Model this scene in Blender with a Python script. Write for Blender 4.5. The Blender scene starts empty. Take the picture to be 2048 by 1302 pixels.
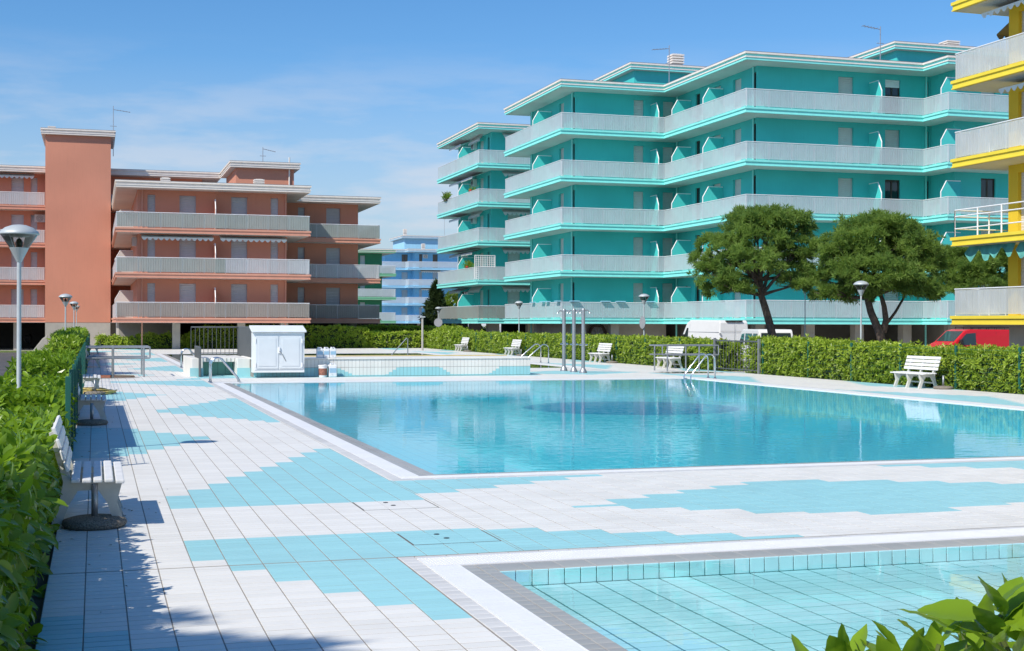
import bpy, bmesh, math, random
import numpy as np
from mathutils import Vector, Matrix
random.seed(7); RNG = np.random.default_rng(11)
SC = bpy.context.scene
COL = SC.collection

# ------------------------------------------------------------------ camera
F_PX, CAM_H, YAW, ROLL = 2700.0, 1.78, math.atan(834 / 2700.0), 0.0025
cam = bpy.data.cameras.new('camera'); cam_ob = bpy.data.objects.new('camera', cam); COL.objects.link(cam_ob)
cam.sensor_width = 36.0; cam.lens = F_PX / 2048 * 36.0; cam.clip_start = 0.05; cam.clip_end = 3000
cam_ob.matrix_world = (Matrix.Translation((0, 0, CAM_H)) @ Matrix.Rotation(-YAW, 4, 'Z')
                       @ Matrix.Rotation(math.radians(90) - 4 / F_PX, 4, 'X') @ Matrix.Rotation(ROLL, 4, 'Z'))
SC.camera = cam_ob
SC.render.resolution_x, SC.render.resolution_y = 1024, 651
SC.view_settings.view_transform = 'Standard'; SC.view_settings.look = 'None'
SC.view_settings.exposure = 0.14; SC.view_settings.gamma = 1.0; SC.view_settings.use_curve_mapping = False

# ------------------------------------------------------------------ sun and sky
SUN_EL, SUN_AZ = math.radians(45.5), math.radians(32)      # light travels towards +X+Y
sdir = Vector((math.cos(SUN_AZ) * math.cos(SUN_EL), math.sin(SUN_AZ) * math.cos(SUN_EL), -math.sin(SUN_EL)))
sun = bpy.data.lights.new('sun', 'SUN'); sun.energy = 4.6; sun.angle = math.radians(0.53); sun.color = (1.0, 0.935, 0.83)
sun_ob = bpy.data.objects.new('sun', sun); COL.objects.link(sun_ob)
sun_ob.rotation_mode = 'QUATERNION'; sun_ob.rotation_quaternion = sdir.to_track_quat('-Z', 'Y'); sun_ob.location = (-40, -30, 60)
world = bpy.data.worlds.new('World'); SC.world = world; world.use_nodes = True
wn, wl = world.node_tree.nodes, world.node_tree.links
wn.clear()
sky = wn.new('ShaderNodeTexSky'); sky.sky_type = 'NISHITA'; sky.sun_disc = False
sky.sun_elevation = SUN_EL; sky.sun_rotation = math.atan2(-sdir.x, -sdir.y)
sky.air_density = 1.0; sky.dust_density = 0.3; sky.ozone_density = 6.0
tc = wn.new('ShaderNodeTexCoord'); mp = wn.new('ShaderNodeMapping'); mp.inputs['Scale'].default_value = (2.6, 2.6, 13.0); mp.inputs['Location'].default_value = (1.7, 2.4, 0.9)
nz = wn.new('ShaderNodeTexNoise'); nz.inputs['Scale'].default_value = 2.6; nz.inputs['Detail'].default_value = 7; nz.inputs['Roughness'].default_value = 0.55
rp = wn.new('ShaderNodeValToRGB'); rp.color_ramp.elements[0].position = 0.45; rp.color_ramp.elements[1].position = 0.60
sepz = wn.new('ShaderNodeSeparateXYZ')
low = wn.new('ShaderNodeMapRange'); low.inputs['From Min'].default_value = 0.03; low.inputs['From Max'].default_value = 0.205
low.inputs['To Min'].default_value = 0.95; low.inputs['To Max'].default_value = 0.0
mul = wn.new('ShaderNodeMath'); mul.operation = 'MULTIPLY'
mixc = wn.new('ShaderNodeMixRGB'); mixc.inputs['Color2'].default_value = (4.5, 4.7, 5.2, 1)
bg = wn.new('ShaderNodeBackground'); bg.inputs['Strength'].default_value = 0.142
wo = wn.new('ShaderNodeOutputWorld')
wl.new(tc.outputs['Generated'], mp.inputs['Vector']); wl.new(mp.outputs[0], nz.inputs['Vector']); wl.new(nz.outputs['Fac'], rp.inputs['Fac'])
wl.new(tc.outputs['Generated'], sepz.inputs[0]); wl.new(sepz.outputs['Z'], low.inputs['Value'])
wl.new(rp.outputs['Color'], mul.inputs[0]); wl.new(low.outputs[0], mul.inputs[1]); wl.new(mul.outputs[0], mixc.inputs['Fac'])
hz = wn.new('ShaderNodeMapRange'); hz.inputs['From Min'].default_value = 0.0; hz.inputs['From Max'].default_value = 0.19; hz.inputs['To Min'].default_value = 0.85; hz.inputs['To Max'].default_value = 0.0
hs = wn.new('ShaderNodeHueSaturation'); hs.inputs['Saturation'].default_value = 1.19; hs.inputs['Value'].default_value = 0.91
mh = wn.new('ShaderNodeMixRGB'); mh.inputs['Color2'].default_value = (3.0, 3.45, 4.2, 1)
wl.new(sepz.outputs['Z'], hz.inputs['Value']); wl.new(sky.outputs[0], hs.inputs['Color']); wl.new(hs.outputs[0], mh.inputs['Color1']); wl.new(hz.outputs[0], mh.inputs['Fac'])
wl.new(mh.outputs[0], mixc.inputs['Color1']); wl.new(mixc.outputs[0], bg.inputs['Color']); wl.new(bg.outputs[0], wo.inputs['Surface'])

# ------------------------------------------------------------------ photo pixel -> position on a known plane
FW = (math.sin(YAW), math.cos(YAW)); RT = (math.cos(YAW), -math.sin(YAW))
def hdir(x): k = (x - 1024) / F_PX; return FW[0] + RT[0] * k, FW[1] + RT[1] * k
def wy(x, X): d = hdir(x); return X * d[1] / d[0]
def wx(x, Y): d = hdir(x); return Y * d[0] / d[1]
def at(x, y, depth): d = hdir(x); return (d[0] * depth, d[1] * depth, CAM_H - (y - 647 - ROLL * (x - 1024)) / F_PX * depth)

# ------------------------------------------------------------------ materials
MATS = {}
def nt(name):
    m = bpy.data.materials.new(name); m.use_nodes = True; MATS[name] = m
    t = m.node_tree; return m, t.nodes, t.links, t.nodes['Principled BSDF']
def mat(name, col, rough=0.6, metal=0.0, var=0.06, nscale=3.0, bump=0.0, bscale=40.0, spec=0.5, objvar=0.0, stain=0.0):
    m, n, l, b = nt(name)
    b.inputs['Roughness'].default_value = rough; b.inputs['Metallic'].default_value = metal; b.inputs['Specular IOR Level'].default_value = spec
    c = n.new('ShaderNodeTexCoord'); no = n.new('ShaderNodeTexNoise'); no.inputs['Scale'].default_value = nscale; no.inputs['Detail'].default_value = 6
    l.new(c.outputs['Object'], no.inputs['Vector'])
    h = n.new('ShaderNodeHueSaturation'); h.inputs['Color'].default_value = (*col, 1)
    mr = n.new('ShaderNodeMapRange'); mr.inputs['From Min'].default_value = 0.3; mr.inputs['From Max'].default_value = 0.7
    mr.inputs['To Min'].default_value = 1 - var; mr.inputs['To Max'].default_value = 1 + var
    l.new(no.outputs['Fac'], mr.inputs['Value'])
    src = mr.outputs[0]
    if objvar:
        oi = n.new('ShaderNodeObjectInfo'); m2 = n.new('ShaderNodeMapRange'); m2.inputs['To Min'].default_value = 1 - objvar; m2.inputs['To Max'].default_value = 1 + objvar
        l.new(oi.outputs['Random'], m2.inputs['Value']); mm = n.new('ShaderNodeMath'); mm.operation = 'MULTIPLY'
        l.new(src, mm.inputs[0]); l.new(m2.outputs[0], mm.inputs[1]); src = mm.outputs[0]
    if stain:      # vertical rain streaks with a shape of their own
        mp2 = n.new('ShaderNodeMapping'); mp2.inputs['Scale'].default_value = (6, 6, 0.35)
        n2 = n.new('ShaderNodeTexNoise'); n2.inputs['Scale'].default_value = 2.0; n2.inputs['Detail'].default_value = 4
        l.new(c.outputs['Object'], mp2.inputs[0]); l.new(mp2.outputs[0], n2.inputs['Vector'])
        m3 = n.new('ShaderNodeMapRange'); m3.inputs['From Min'].default_value = 0.52; m3.inputs['From Max'].default_value = 0.78
        m3.inputs['To Min'].default_value = 1.0; m3.inputs['To Max'].default_value = 1 - stain
        l.new(n2.outputs['Fac'], m3.inputs['Value']); mm = n.new('ShaderNodeMath'); mm.operation = 'MULTIPLY'
        l.new(src, mm.inputs[0]); l.new(m3.outputs[0], mm.inputs[1]); src = mm.outputs[0]
    l.new(src, h.inputs['Value']); l.new(h.outputs[0], b.inputs['Base Color'])
    if bump:
        bn = n.new('ShaderNodeTexNoise'); bn.inputs['Scale'].default_value = bscale; bn.inputs['Detail'].default_value = 4
        l.new(c.outputs['Object'], bn.inputs['Vector']); bu = n.new('ShaderNodeBump'); bu.inputs['Strength'].default_value = bump; bu.inputs['Distance'].default_value = 0.02
        l.new(bn.outputs['Fac'], bu.inputs['Height']); l.new(bu.outputs[0], b.inputs['Normal'])
    return m
def deck_mat(name, col, dirt):
    """glazed paving: each tile a shade of its own, broad faint dirt, small dark specks"""
    m, n, l, b = nt(name); b.inputs['Roughness'].default_value = 0.45
    g = n.new('ShaderNodeNewGeometry'); add = n.new('ShaderNodeVectorMath'); add.operation = 'ADD'; add.inputs[1].default_value = (0.06, 0, 0)
    dv = n.new('ShaderNodeVectorMath'); dv.operation = 'DIVIDE'; dv.inputs[1].default_value = (0.25, 0.123, 10.0); fl_ = n.new('ShaderNodeVectorMath'); fl_.operation = 'FLOOR'
    wnz = n.new('ShaderNodeTexWhiteNoise'); wnz.noise_dimensions = '3D'
    l.new(g.outputs['Position'], add.inputs[0]); l.new(add.outputs[0], dv.inputs[0]); l.new(dv.outputs[0], fl_.inputs[0]); l.new(fl_.outputs[0], wnz.inputs['Vector'])
    r1 = n.new('ShaderNodeMapRange'); r1.inputs['To Min'].default_value = 0.95; r1.inputs['To Max'].default_value = 1.035; l.new(wnz.outputs['Value'], r1.inputs['Value'])
    n1 = n.new('ShaderNodeTexNoise'); n1.inputs['Scale'].default_value = 0.55; n1.inputs['Detail'].default_value = 7; n1.inputs['Roughness'].default_value = 0.62; l.new(g.outputs['Position'], n1.inputs['Vector'])
    r2 = n.new('ShaderNodeMapRange'); r2.inputs['From Min'].default_value = 0.48; r2.inputs['From Max'].default_value = 0.72; l.new(n1.outputs['Fac'], r2.inputs['Value'])
    n3 = n.new('ShaderNodeTexNoise'); n3.inputs['Scale'].default_value = 16; n3.inputs['Detail'].default_value = 3; l.new(g.outputs['Position'], n3.inputs['Vector'])
    r3 = n.new('ShaderNodeMapRange'); r3.inputs['From Min'].default_value = 0.70; r3.inputs['From Max'].default_value = 0.78; r3.inputs['To Max'].default_value = 0.5; l.new(n3.outputs['Fac'], r3.inputs['Value'])
    mx1 = n.new('ShaderNodeMixRGB'); mx1.inputs[1].default_value = (*col, 1); mx1.inputs[2].default_value = (*dirt, 1)
    sc = n.new('ShaderNodeMath'); sc.operation = 'MULTIPLY'; sc.inputs[1].default_value = 0.38; l.new(r2.outputs[0], sc.inputs[0])
    mxx = n.new('ShaderNodeMath'); mxx.operation = 'MAXIMUM'; l.new(sc.outputs[0], mxx.inputs[0]); l.new(r3.outputs[0], mxx.inputs[1]); l.new(mxx.outputs[0], mx1.inputs[0])
    hv = n.new('ShaderNodeHueSaturation'); l.new(r1.outputs[0], hv.inputs['Value']); l.new(mx1.outputs[0], hv.inputs['Color']); l.new(hv.outputs[0], b.inputs['Base Color'])
deck_mat('tile_white', (0.775, 0.76, 0.715), (0.58, 0.56, 0.51))
deck_mat('tile_blue', (0.325, 0.63, 0.665), (0.28, 0.49, 0.53))
mat('tile_grey', (0.60, 0.595, 0.58), 0.5, var=0.10, nscale=2.5, objvar=0.06)
mat('tile_wet', (0.37, 0.36, 0.335), 0.35, var=0.14, nscale=2.0, objvar=0.05)
mat('grout', (0.26, 0.235, 0.21), 0.9, var=0.15)
mat('grate_white', (0.83, 0.83, 0.83), 0.4, var=0.03)
mat('gutter_dark', (0.10, 0.10, 0.10), 0.8)
mat('pool_tile', (0.47, 0.78, 0.85), 0.35, var=0.05, nscale=1.0, objvar=0.04)
mat('pool_grout', (0.035, 0.16, 0.18), 0.8)
mat('asphalt', (0.075, 0.075, 0.078), 0.9, var=0.18, nscale=0.7, bump=0.3, bscale=30)
mat('paving', (0.42, 0.40, 0.36), 0.9, var=0.12, nscale=0.6)
mat('lawn', (0.10, 0.15, 0.035), 0.95, var=0.3, nscale=1.2)
mat('soil', (0.12, 0.09, 0.06), 0.95, var=0.3, nscale=4)
mat('teal_wall', (0.06, 0.53, 0.51), 0.85, var=0.07, nscale=0.5, bump=0.15, bscale=25, stain=0.05)
mat('teal_trim', (0.26, 0.80, 0.75), 0.6, var=0.04)
mat('orange_wall', (0.585, 0.25, 0.165), 0.85, var=0.06, nscale=0.35, bump=0.15, bscale=25, stain=0.05)
mat('orange_trim', (0.63, 0.31, 0.22), 0.75, var=0.05)
mat('yellow_wall', (0.62, 0.44, 0.025), 0.8, var=0.06, nscale=0.8)
mat('yellow_trim', (0.80, 0.62, 0.05), 0.6, var=0.04)
mat('green_wall', (0.03, 0.19, 0.10), 0.85, var=0.06)
mat('green_trim', (0.20, 0.50, 0.30), 0.7, var=0.05)
mat('blue_wall', (0.19, 0.47, 0.72), 0.85, var=0.06)  # aerial haze over the far block put into its lighter wall and trim colours
mat('blue_trim', (0.34, 0.64, 0.84), 0.7, var=0.05)
mat('soffit', (0.62, 0.60, 0.57), 0.9, var=0.06, nscale=0.6)
mat('cornice', (0.78, 0.72, 0.66), 0.7, var=0.05)
mat('roof_cap', (0.17, 0.17, 0.18), 0.6)
mat('rail_white', (0.60, 0.66, 0.70), 0.45, var=0.05, nscale=2.0, objvar=0.05, stain=0.14)
mat('rail_green', (0.34, 0.40, 0.38), 0.5, var=0.05, nscale=2.0, objvar=0.04, stain=0.10)
mat('rail_brown', (0.30, 0.29, 0.265), 0.5, var=0.05, nscale=2.0, objvar=0.04, stain=0.10)
mat('rail_frame', (0.70, 0.72, 0.74), 0.4, 0.0)
mat('shutter', (0.56, 0.55, 0.53), 0.6, var=0.05, objvar=0.10)
mat('shutter_grey', (0.46, 0.48, 0.51), 0.6, var=0.05, objvar=0.10)
mat('white_paint', (0.80, 0.80, 0.80), 0.4, var=0.03)
mat('dark_wood', (0.05, 0.028, 0.018), 0.5)
mat('concrete', (0.40, 0.38, 0.34), 0.9, var=0.10, nscale=1.5, stain=0.08)
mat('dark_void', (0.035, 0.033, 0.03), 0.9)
mat('bench_white', (0.72, 0.72, 0.71), 0.5, var=0.06, nscale=6, stain=0.12)
mat('bench_leg', (0.55, 0.55, 0.50), 0.7, var=0.10, nscale=8)
mat('aggregate', (0.23, 0.20, 0.16), 0.95, var=0.55, nscale=70, bump=1.0, bscale=80)
mat('steel', (0.62, 0.63, 0.65), 0.22, 0.95, var=0.04)
mat('steel_dull', (0.34, 0.36, 0.38), 0.45, 0.6, var=0.06)
mat('steel_dark', (0.13, 0.14, 0.145), 0.5, 0.4, var=0.06)
mat('lamp_alu', (0.47, 0.51, 0.52), 0.5, 0.25, var=0.06, nscale=8)
mat('fence_green', (0.012, 0.105, 0.075), 0.5, var=0.08)
mat('black_plastic', (0.02, 0.02, 0.022), 0.4)
mat('tyre', (0.018, 0.018, 0.018), 0.8)
mat('van_white', (0.76, 0.76, 0.75), 0.28, var=0.02)
mat('van_red', (0.62, 0.012, 0.022), 0.25, var=0.03)
mat('car_black', (0.012, 0.012, 0.014), 0.2)
mat('headlamp', (0.8, 0.82, 0.84), 0.08)
mat('tail_lamp', (0.35, 0.02, 0.02), 0.2)
mat('hose_yellow', (0.55, 0.43, 0.14), 0.5, var=0.1)
mat('can_white', (0.76, 0.78, 0.80), 0.4, var=0.03)
mat('can_blue', (0.30, 0.50, 0.66), 0.5)
mat('print_brown', (0.30, 0.12, 0.08), 0.6, var=0.6, nscale=22)
mat('cabinet', (0.66, 0.71, 0.74), 0.45, var=0.03)
mat('cabinet_trim', (0.76, 0.79, 0.80), 0.4, var=0.03)
mat('awning_white', (0.66, 0.69, 0.68), 0.8, var=0.05)
mat('awning_teal', (0.09, 0.33, 0.29), 0.8, var=0.25, nscale=3)
mat('awning_dark', (0.24, 0.21, 0.17), 0.8, var=0.08)
mat('bark', (0.115, 0.085, 0.065), 0.95, var=0.35, nscale=9, bump=1.0, bscale=14)
mat('stem_green', (0.10, 0.13, 0.03), 0.7, var=0.2)
mat('antenna', (0.45, 0.46, 0.48), 0.4, 0.6)
mat('rack_blue', (0.35, 0.62, 0.78), 0.5)
mat('flower_red', (0.5, 0.04, 0.02), 0.7)
mat('sign_grey', (0.30, 0.31, 0.33), 0.5)

def frosted(name, through, glow):
    m = MATS[name]; n, l = m.node_tree.nodes, m.node_tree.links; b = n['Principled BSDF']
    t = n.new('ShaderNodeBsdfTransparent'); tl = n.new('ShaderNodeBsdfTranslucent'); tl.inputs[0].default_value = (0.75, 0.8, 0.82, 1)
    m1 = n.new('ShaderNodeMixShader'); m1.inputs[0].default_value = glow; m2 = n.new('ShaderNodeMixShader'); m2.inputs[0].default_value = through
    l.new(b.outputs[0], m1.inputs[1]); l.new(tl.outputs[0], m1.inputs[2]); l.new(m1.outputs[0], m2.inputs[1]); l.new(t.outputs[0], m2.inputs[2]); l.new(m2.outputs[0], n['Material Output'].inputs['Surface'])
frosted('rail_white', 0.16, 0.30); frosted('rail_green', 0.06, 0.22); frosted('rail_brown', 0.06, 0.22)
def glass_mat(name, col=(0.02, 0.03, 0.035), rough=0.05):
    m, n, l, b = nt(name); b.inputs['Base Color'].default_value = (*col, 1); b.inputs['Roughness'].default_value = rough; b.inputs['Specular IOR Level'].default_value = 0.8
glass_mat('glass_dark'); glass_mat('glass_car', (0.025, 0.04, 0.04))
m, n, l, b = nt('clear_glass')
tr = n.new('ShaderNodeBsdfTransparent'); tr.inputs[0].default_value = (0.86, 0.86, 0.86, 1); gl = n.new('ShaderNodeBsdfGlossy'); gl.inputs['Roughness'].default_value = 0.05
fr = n.new('ShaderNodeFresnel'); fr.inputs[0].default_value = 1.5; mx = n.new('ShaderNodeMixShader')
l.new(fr.outputs[0], mx.inputs[0]); l.new(tr.outputs[0], mx.inputs[1]); l.new(gl.outputs[0], mx.inputs[2]); l.new(mx.outputs[0], n['Material Output'].inputs['Surface'])

def water_mat(name, tint, scale, strength, ior=1.33):
    m, n, l, b = nt(name)
    tr = n.new('ShaderNodeBsdfTransparent'); tr.inputs[0].default_value = (*tint, 1)
    gl = n.new('ShaderNodeBsdfGlossy'); gl.inputs['Roughness'].default_value = 0.025
    fr = n.new('ShaderNodeFresnel'); fr.inputs[0].default_value = ior
    c = n.new('ShaderNodeTexCoord'); mp = n.new('ShaderNodeMapping'); mp.inputs['Scale'].default_value = (scale, scale * 1.5, scale)
    mp.inputs['Rotation'].default_value = (0, 0, 0.35)
    n1 = n.new('ShaderNodeTexNoise'); n1.inputs['Scale'].default_value = 1.0; n1.inputs['Detail'].default_value = 3; n1.inputs['Roughness'].default_value = 0.5
    # calmer and rougher patches, as a light breeze leaves on a pool
    n2 = n.new('ShaderNodeTexNoise'); n2.inputs['Scale'].default_value = 0.16; n2.inputs['Detail'].default_value = 2
    pr = n.new('ShaderNodeMapRange'); pr.inputs['From Min'].default_value = 0.38; pr.inputs['From Max'].default_value = 0.62; pr.inputs['To Min'].default_value = 0.25; pr.inputs['To Max'].default_value = 1.0
    mu = n.new('ShaderNodeMath'); mu.operation = 'MULTIPLY'; bu = n.new('ShaderNodeBump'); bu.inputs['Strength'].default_value = strength; bu.inputs['Distance'].default_value = 0.03
    l.new(c.outputs['Object'], mp.inputs[0]); l.new(mp.outputs[0], n1.inputs['Vector']); l.new(c.outputs['Object'], n2.inputs['Vector'])
    l.new(n2.outputs['Fac'], pr.inputs['Value']); l.new(n1.outputs['Fac'], mu.inputs[0]); l.new(pr.outputs[0], mu.inputs[1]); l.new(mu.outputs[0], bu.inputs['Height'])
    l.new(bu.outputs[0], gl.inputs['Normal']); l.new(bu.outputs[0], fr.inputs['Normal'])
    mx = n.new('ShaderNodeMixShader'); l.new(fr.outputs[0], mx.inputs[0]); l.new(tr.outputs[0], mx.inputs[1]); l.new(gl.outputs[0], mx.inputs[2])
    l.new(mx.outputs[0], n['Material Output'].inputs['Surface'])
water_mat('water_main', (0.50, 0.925, 0.99), 2.4, 0.16, 1.27)
water_mat('water_small', (0.92, 0.985, 0.99), 3.0, 0.05)
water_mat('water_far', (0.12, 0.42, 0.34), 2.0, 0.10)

def grid_mat(name, col, joint, w, h, jw=0.012, rough=0.35):
    m, n, l, b = nt(name); b.inputs['Roughness'].default_value = rough
    c = n.new('ShaderNodeTexCoord'); br = n.new('ShaderNodeTexBrick'); br.offset = 0.0
    br.inputs['Color1'].default_value = (*col, 1); br.inputs['Color2'].default_value = (*[v * 0.93 for v in col], 1); br.inputs['Mortar'].default_value = (*joint, 1)
    br.inputs['Scale'].default_value = 1; br.inputs['Brick Width'].default_value = w; br.inputs['Row Height'].default_value = h; br.inputs['Mortar Size'].default_value = jw
    l.new(c.outputs['Object'], br.inputs['Vector']); l.new(br.outputs['Color'], b.inputs['Base Color'])
grid_mat('basin_deep', (0.45, 0.83, 0.96), (0.27, 0.60, 0.74), 0.25, 0.123)
grid_mat('dark_patch_blue', (0.06, 0.30, 0.62), (0.04, 0.22, 0.50), 0.25, 0.123)
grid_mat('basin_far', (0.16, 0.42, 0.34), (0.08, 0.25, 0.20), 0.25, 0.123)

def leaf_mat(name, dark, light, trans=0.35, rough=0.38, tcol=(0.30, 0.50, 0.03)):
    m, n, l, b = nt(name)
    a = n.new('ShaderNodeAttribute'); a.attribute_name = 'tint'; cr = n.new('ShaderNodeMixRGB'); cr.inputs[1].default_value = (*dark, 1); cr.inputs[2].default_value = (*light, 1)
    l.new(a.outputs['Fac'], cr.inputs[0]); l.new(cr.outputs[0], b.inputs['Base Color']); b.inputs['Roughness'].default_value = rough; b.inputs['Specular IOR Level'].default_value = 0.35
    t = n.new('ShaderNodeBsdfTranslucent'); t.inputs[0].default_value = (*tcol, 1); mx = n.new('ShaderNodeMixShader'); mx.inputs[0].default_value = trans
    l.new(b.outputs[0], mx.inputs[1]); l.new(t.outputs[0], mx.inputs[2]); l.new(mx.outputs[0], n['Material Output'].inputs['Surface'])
leaf_mat('laurel_leaf', (0.055, 0.125, 0.010), (0.23, 0.36, 0.02), 0.35, 0.30)
leaf_mat('hedge_leaf', (0.095, 0.18, 0.018), (0.33, 0.45, 0.04))
leaf_mat('hedge_yellow', (0.11, 0.19, 0.02), (0.40, 0.50, 0.05))
leaf_mat('pine_needle', (0.10, 0.19, 0.045), (0.31, 0.44, 0.10), 0.42, 0.6, (0.33, 0.48, 0.09))
leaf_mat('conifer_needle', (0.018, 0.04, 0.016), (0.05, 0.085, 0.02), 0.15, 0.6, (0.08, 0.14, 0.02))
leaf_mat('broad_leaf', (0.07, 0.13, 0.02), (0.24, 0.32, 0.04))
leaf_mat('dry_leaf', (0.10, 0.07, 0.03), (0.24, 0.20, 0.07), 0.1, 0.8, (0.2, 0.15, 0.04))
mat('hedge_core', (0.022, 0.042, 0.010), 0.95, var=0.4, nscale=8)

# ------------------------------------------------------------------ mesh helpers
OFF = {}
class MB:
    def __init__(s): s.v = []; s.f = []; s.m = []
    def add(s, vs, fs, mi=0):
        o = len(s.v); s.v += [tuple(v) for v in vs]; s.f += [tuple(i + o for i in f) for f in fs]; s.m += [mi] * len(fs); return s
    def box(s, x0, x1, y0, y1, z0, z1, mi=0):
        return s.add([(x0,y0,z0),(x1,y0,z0),(x1,y1,z0),(x0,y1,z0),(x0,y0,z1),(x1,y0,z1),(x1,y1,z1),(x0,y1,z1)],
                     [(3,2,1,0),(4,5,6,7),(0,1,5,4),(1,2,6,5),(2,3,7,6),(3,0,4,7)], mi)
    def quad(s, a, b, c, d, mi=0): return s.add([a, b, c, d], [(0, 1, 2, 3)], mi)
    def prism(s, poly, z0, z1, mi=0, caps=True):
        n = len(poly); vs = [(x, y, z0) for x, y in poly] + [(x, y, z1) for x, y in poly]
        fs = [(i, (i + 1) % n, n + (i + 1) % n, n + i) for i in range(n)]
        if caps: fs += [tuple(range(n - 1, -1, -1)), tuple(range(n, 2 * n))]
        return s.add(vs, fs, mi)
    def tube(s, path, r, n=8, mi=0, caps=True):
        P = [Vector(p) for p in path]; R = r if isinstance(r, (list, tuple)) else [r] * len(P)
        t0 = (P[1] - P[0]).normalized(); ref = Vector((0, 0, 1)) if abs(t0.z) < 0.9 else Vector((1, 0, 0))
        u = t0.cross(ref).normalized(); vs = []
        for i, p in enumerate(P):
            t = (P[min(i + 1, len(P) - 1)] - P[max(i - 1, 0)]).normalized()
            u = (u - t * u.dot(t)).normalized(); w = t.cross(u)
            for k in range(n):
                a = 2 * math.pi * k / n; vs.append(p + (u * math.cos(a) + w * math.sin(a)) * R[i])
        fs = [(i*n + k, i*n + (k+1) % n, (i+1)*n + (k+1) % n, (i+1)*n + k) for i in range(len(P) - 1) for k in range(n)]
        if caps: fs += [tuple(range(n - 1, -1, -1)), tuple((len(P) - 1) * n + k for k in range(n))]
        return s.add(vs, fs, mi)
    def lathe(s, prof, c=(0, 0, 0), n=20, mi=0):
        vs = [(c[0] + r * math.cos(2*math.pi*k/n), c[1] + r * math.sin(2*math.pi*k/n), c[2] + z) for r, z in prof for k in range(n)]
        fs = [(i*n + k, i*n + (k+1) % n, (i+1)*n + (k+1) % n, (i+1)*n + k) for i in range(len(prof) - 1) for k in range(n)]
        return s.add(vs, fs, mi)
    def mesh(s, name):
        me = bpy.data.meshes.new(name); me.from_pydata(s.v, [], s.f); me.update(); return me
    def build(s, name, mats, parent=None, smooth=False, bevel=0.0, world=True):
        """one mesh object; vertices are in world space and are moved into the parent's frame"""
        if parent is not None and world:
            o = OFF.get(parent.name, (0, 0, 0)); s.v = [(x - o[0], y - o[1], z - o[2]) for x, y, z in s.v]
        me = s.mesh(name)
        ms = mats if isinstance(mats, (list, tuple)) else [mats]
        for q in ms: me.materials.append(MATS[q])
        if len(ms) > 1: me.polygons.foreach_set('material_index', s.m)
        if smooth: me.polygons.foreach_set('use_smooth', [True] * len(me.polygons))
        ob = bpy.data.objects.new(name, me); COL.objects.link(ob)
        if parent is not None: ob.parent = parent; OFF[ob.name] = OFF.get(parent.name, (0, 0, 0))
        if bevel:
            bm = bmesh.new(); bm.from_mesh(me)
            bmesh.ops.remove_doubles(bm, verts=bm.verts, dist=1e-5)
            bmesh.ops.bevel(bm, geom=[e for e in bm.edges if len(e.link_faces) == 2 and e.calc_face_angle() > 0.6], offset=bevel, segments=2, affect='EDGES', profile=0.6)
            bm.to_mesh(me); bm.free()
        return ob
def tag(o, label, cat, group=None):
    o['label'] = label; o['category'] = cat
    if group: o['group'] = group
    return o
def struct(o, kind='structure'): o['kind'] = kind; return o
def thing(name, label, cat, loc=(0, 0, 0), rz=0.0, group=None):
    e = bpy.data.objects.new(name, None); COL.objects.link(e); e.location = loc; e.rotation_euler = (0, 0, rz); e.empty_display_size = 0.3
    OFF[e.name] = tuple(loc) if rz == 0 else (0, 0, 0)
    return tag(e, label, cat, group)
def inst(name, me, parent, loc=(0, 0, 0), rot=(0, 0, 0), scale=(1, 1, 1)):
    ob = bpy.data.objects.new(name, me); COL.objects.link(ob); ob.parent = parent
    o = OFF.get(parent.name, (0, 0, 0)) if parent else (0, 0, 0)
    ob.location = (loc[0] - o[0], loc[1] - o[1], loc[2] - o[2]); ob.rotation_euler = rot; ob.scale = scale
    OFF[ob.name] = tuple(loc); return ob
def copy_tree(o, parent=None):
    c = o.copy(); COL.objects.link(c); c.parent = parent
    for ch in o.children: copy_tree(ch, c)
    return c
def arc(c, r, a0, a1, n, ax=(1, 0, 0), ay=(0, 0, 1)):
    ax, ay, c = Vector(ax), Vector(ay), Vector(c)
    return [c + ax * r * math.cos(a0 + (a1 - a0) * i / n) + ay * r * math.sin(a0 + (a1 - a0) * i / n) for i in range(n + 1)]
def offset_poly(poly, d):
    out = []; n = len(poly)
    for i in range(n):
        p0, p1, p2 = Vector(poly[i - 1]), Vector(poly[i]), Vector(poly[(i + 1) % n])
        a, b = (p1 - p0).normalized(), (p2 - p1).normalized(); na, nb = Vector((a.y, -a.x)), Vector((b.y, -b.x))
        k = na + nb; out.append(tuple(p1 + k * (d / max(1e-6, k.dot(na)))))
    return out

# ------------------------------------------------------------------ ground
STREET = -0.42
struct(MB().box(-260, -1.9, -40, 900, STREET - 1.0, STREET).box(25.2, 420, -40, 900, STREET - 1.0, STREET)
       .box(-1.9, 25.2, -40, 2, STREET - 1.0, STREET).box(-1.9, 25.2, 98, 900, STREET - 1.0, STREET).build('ground', 'paving'))
struct(MB().box(-60, -2.6, -40, 104, STREET - 0.5, STREET + 0.004).build('road', 'asphalt'))
struct(MB().box(25.2, 31.0, -40, 150, STREET - 0.5, STREET + 0.004).build('side_road', 'asphalt'))
struct(MB().box(-60, -2.65, 104.4, 109.5, STREET - 0.5, STREET + 0.05).build('grass_verge', 'lawn'))
struct(MB().box(-2.55, -1.9, -5, 110, STREET - 0.5, STREET + 0.10).build('kerb', 'concrete'))
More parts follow.
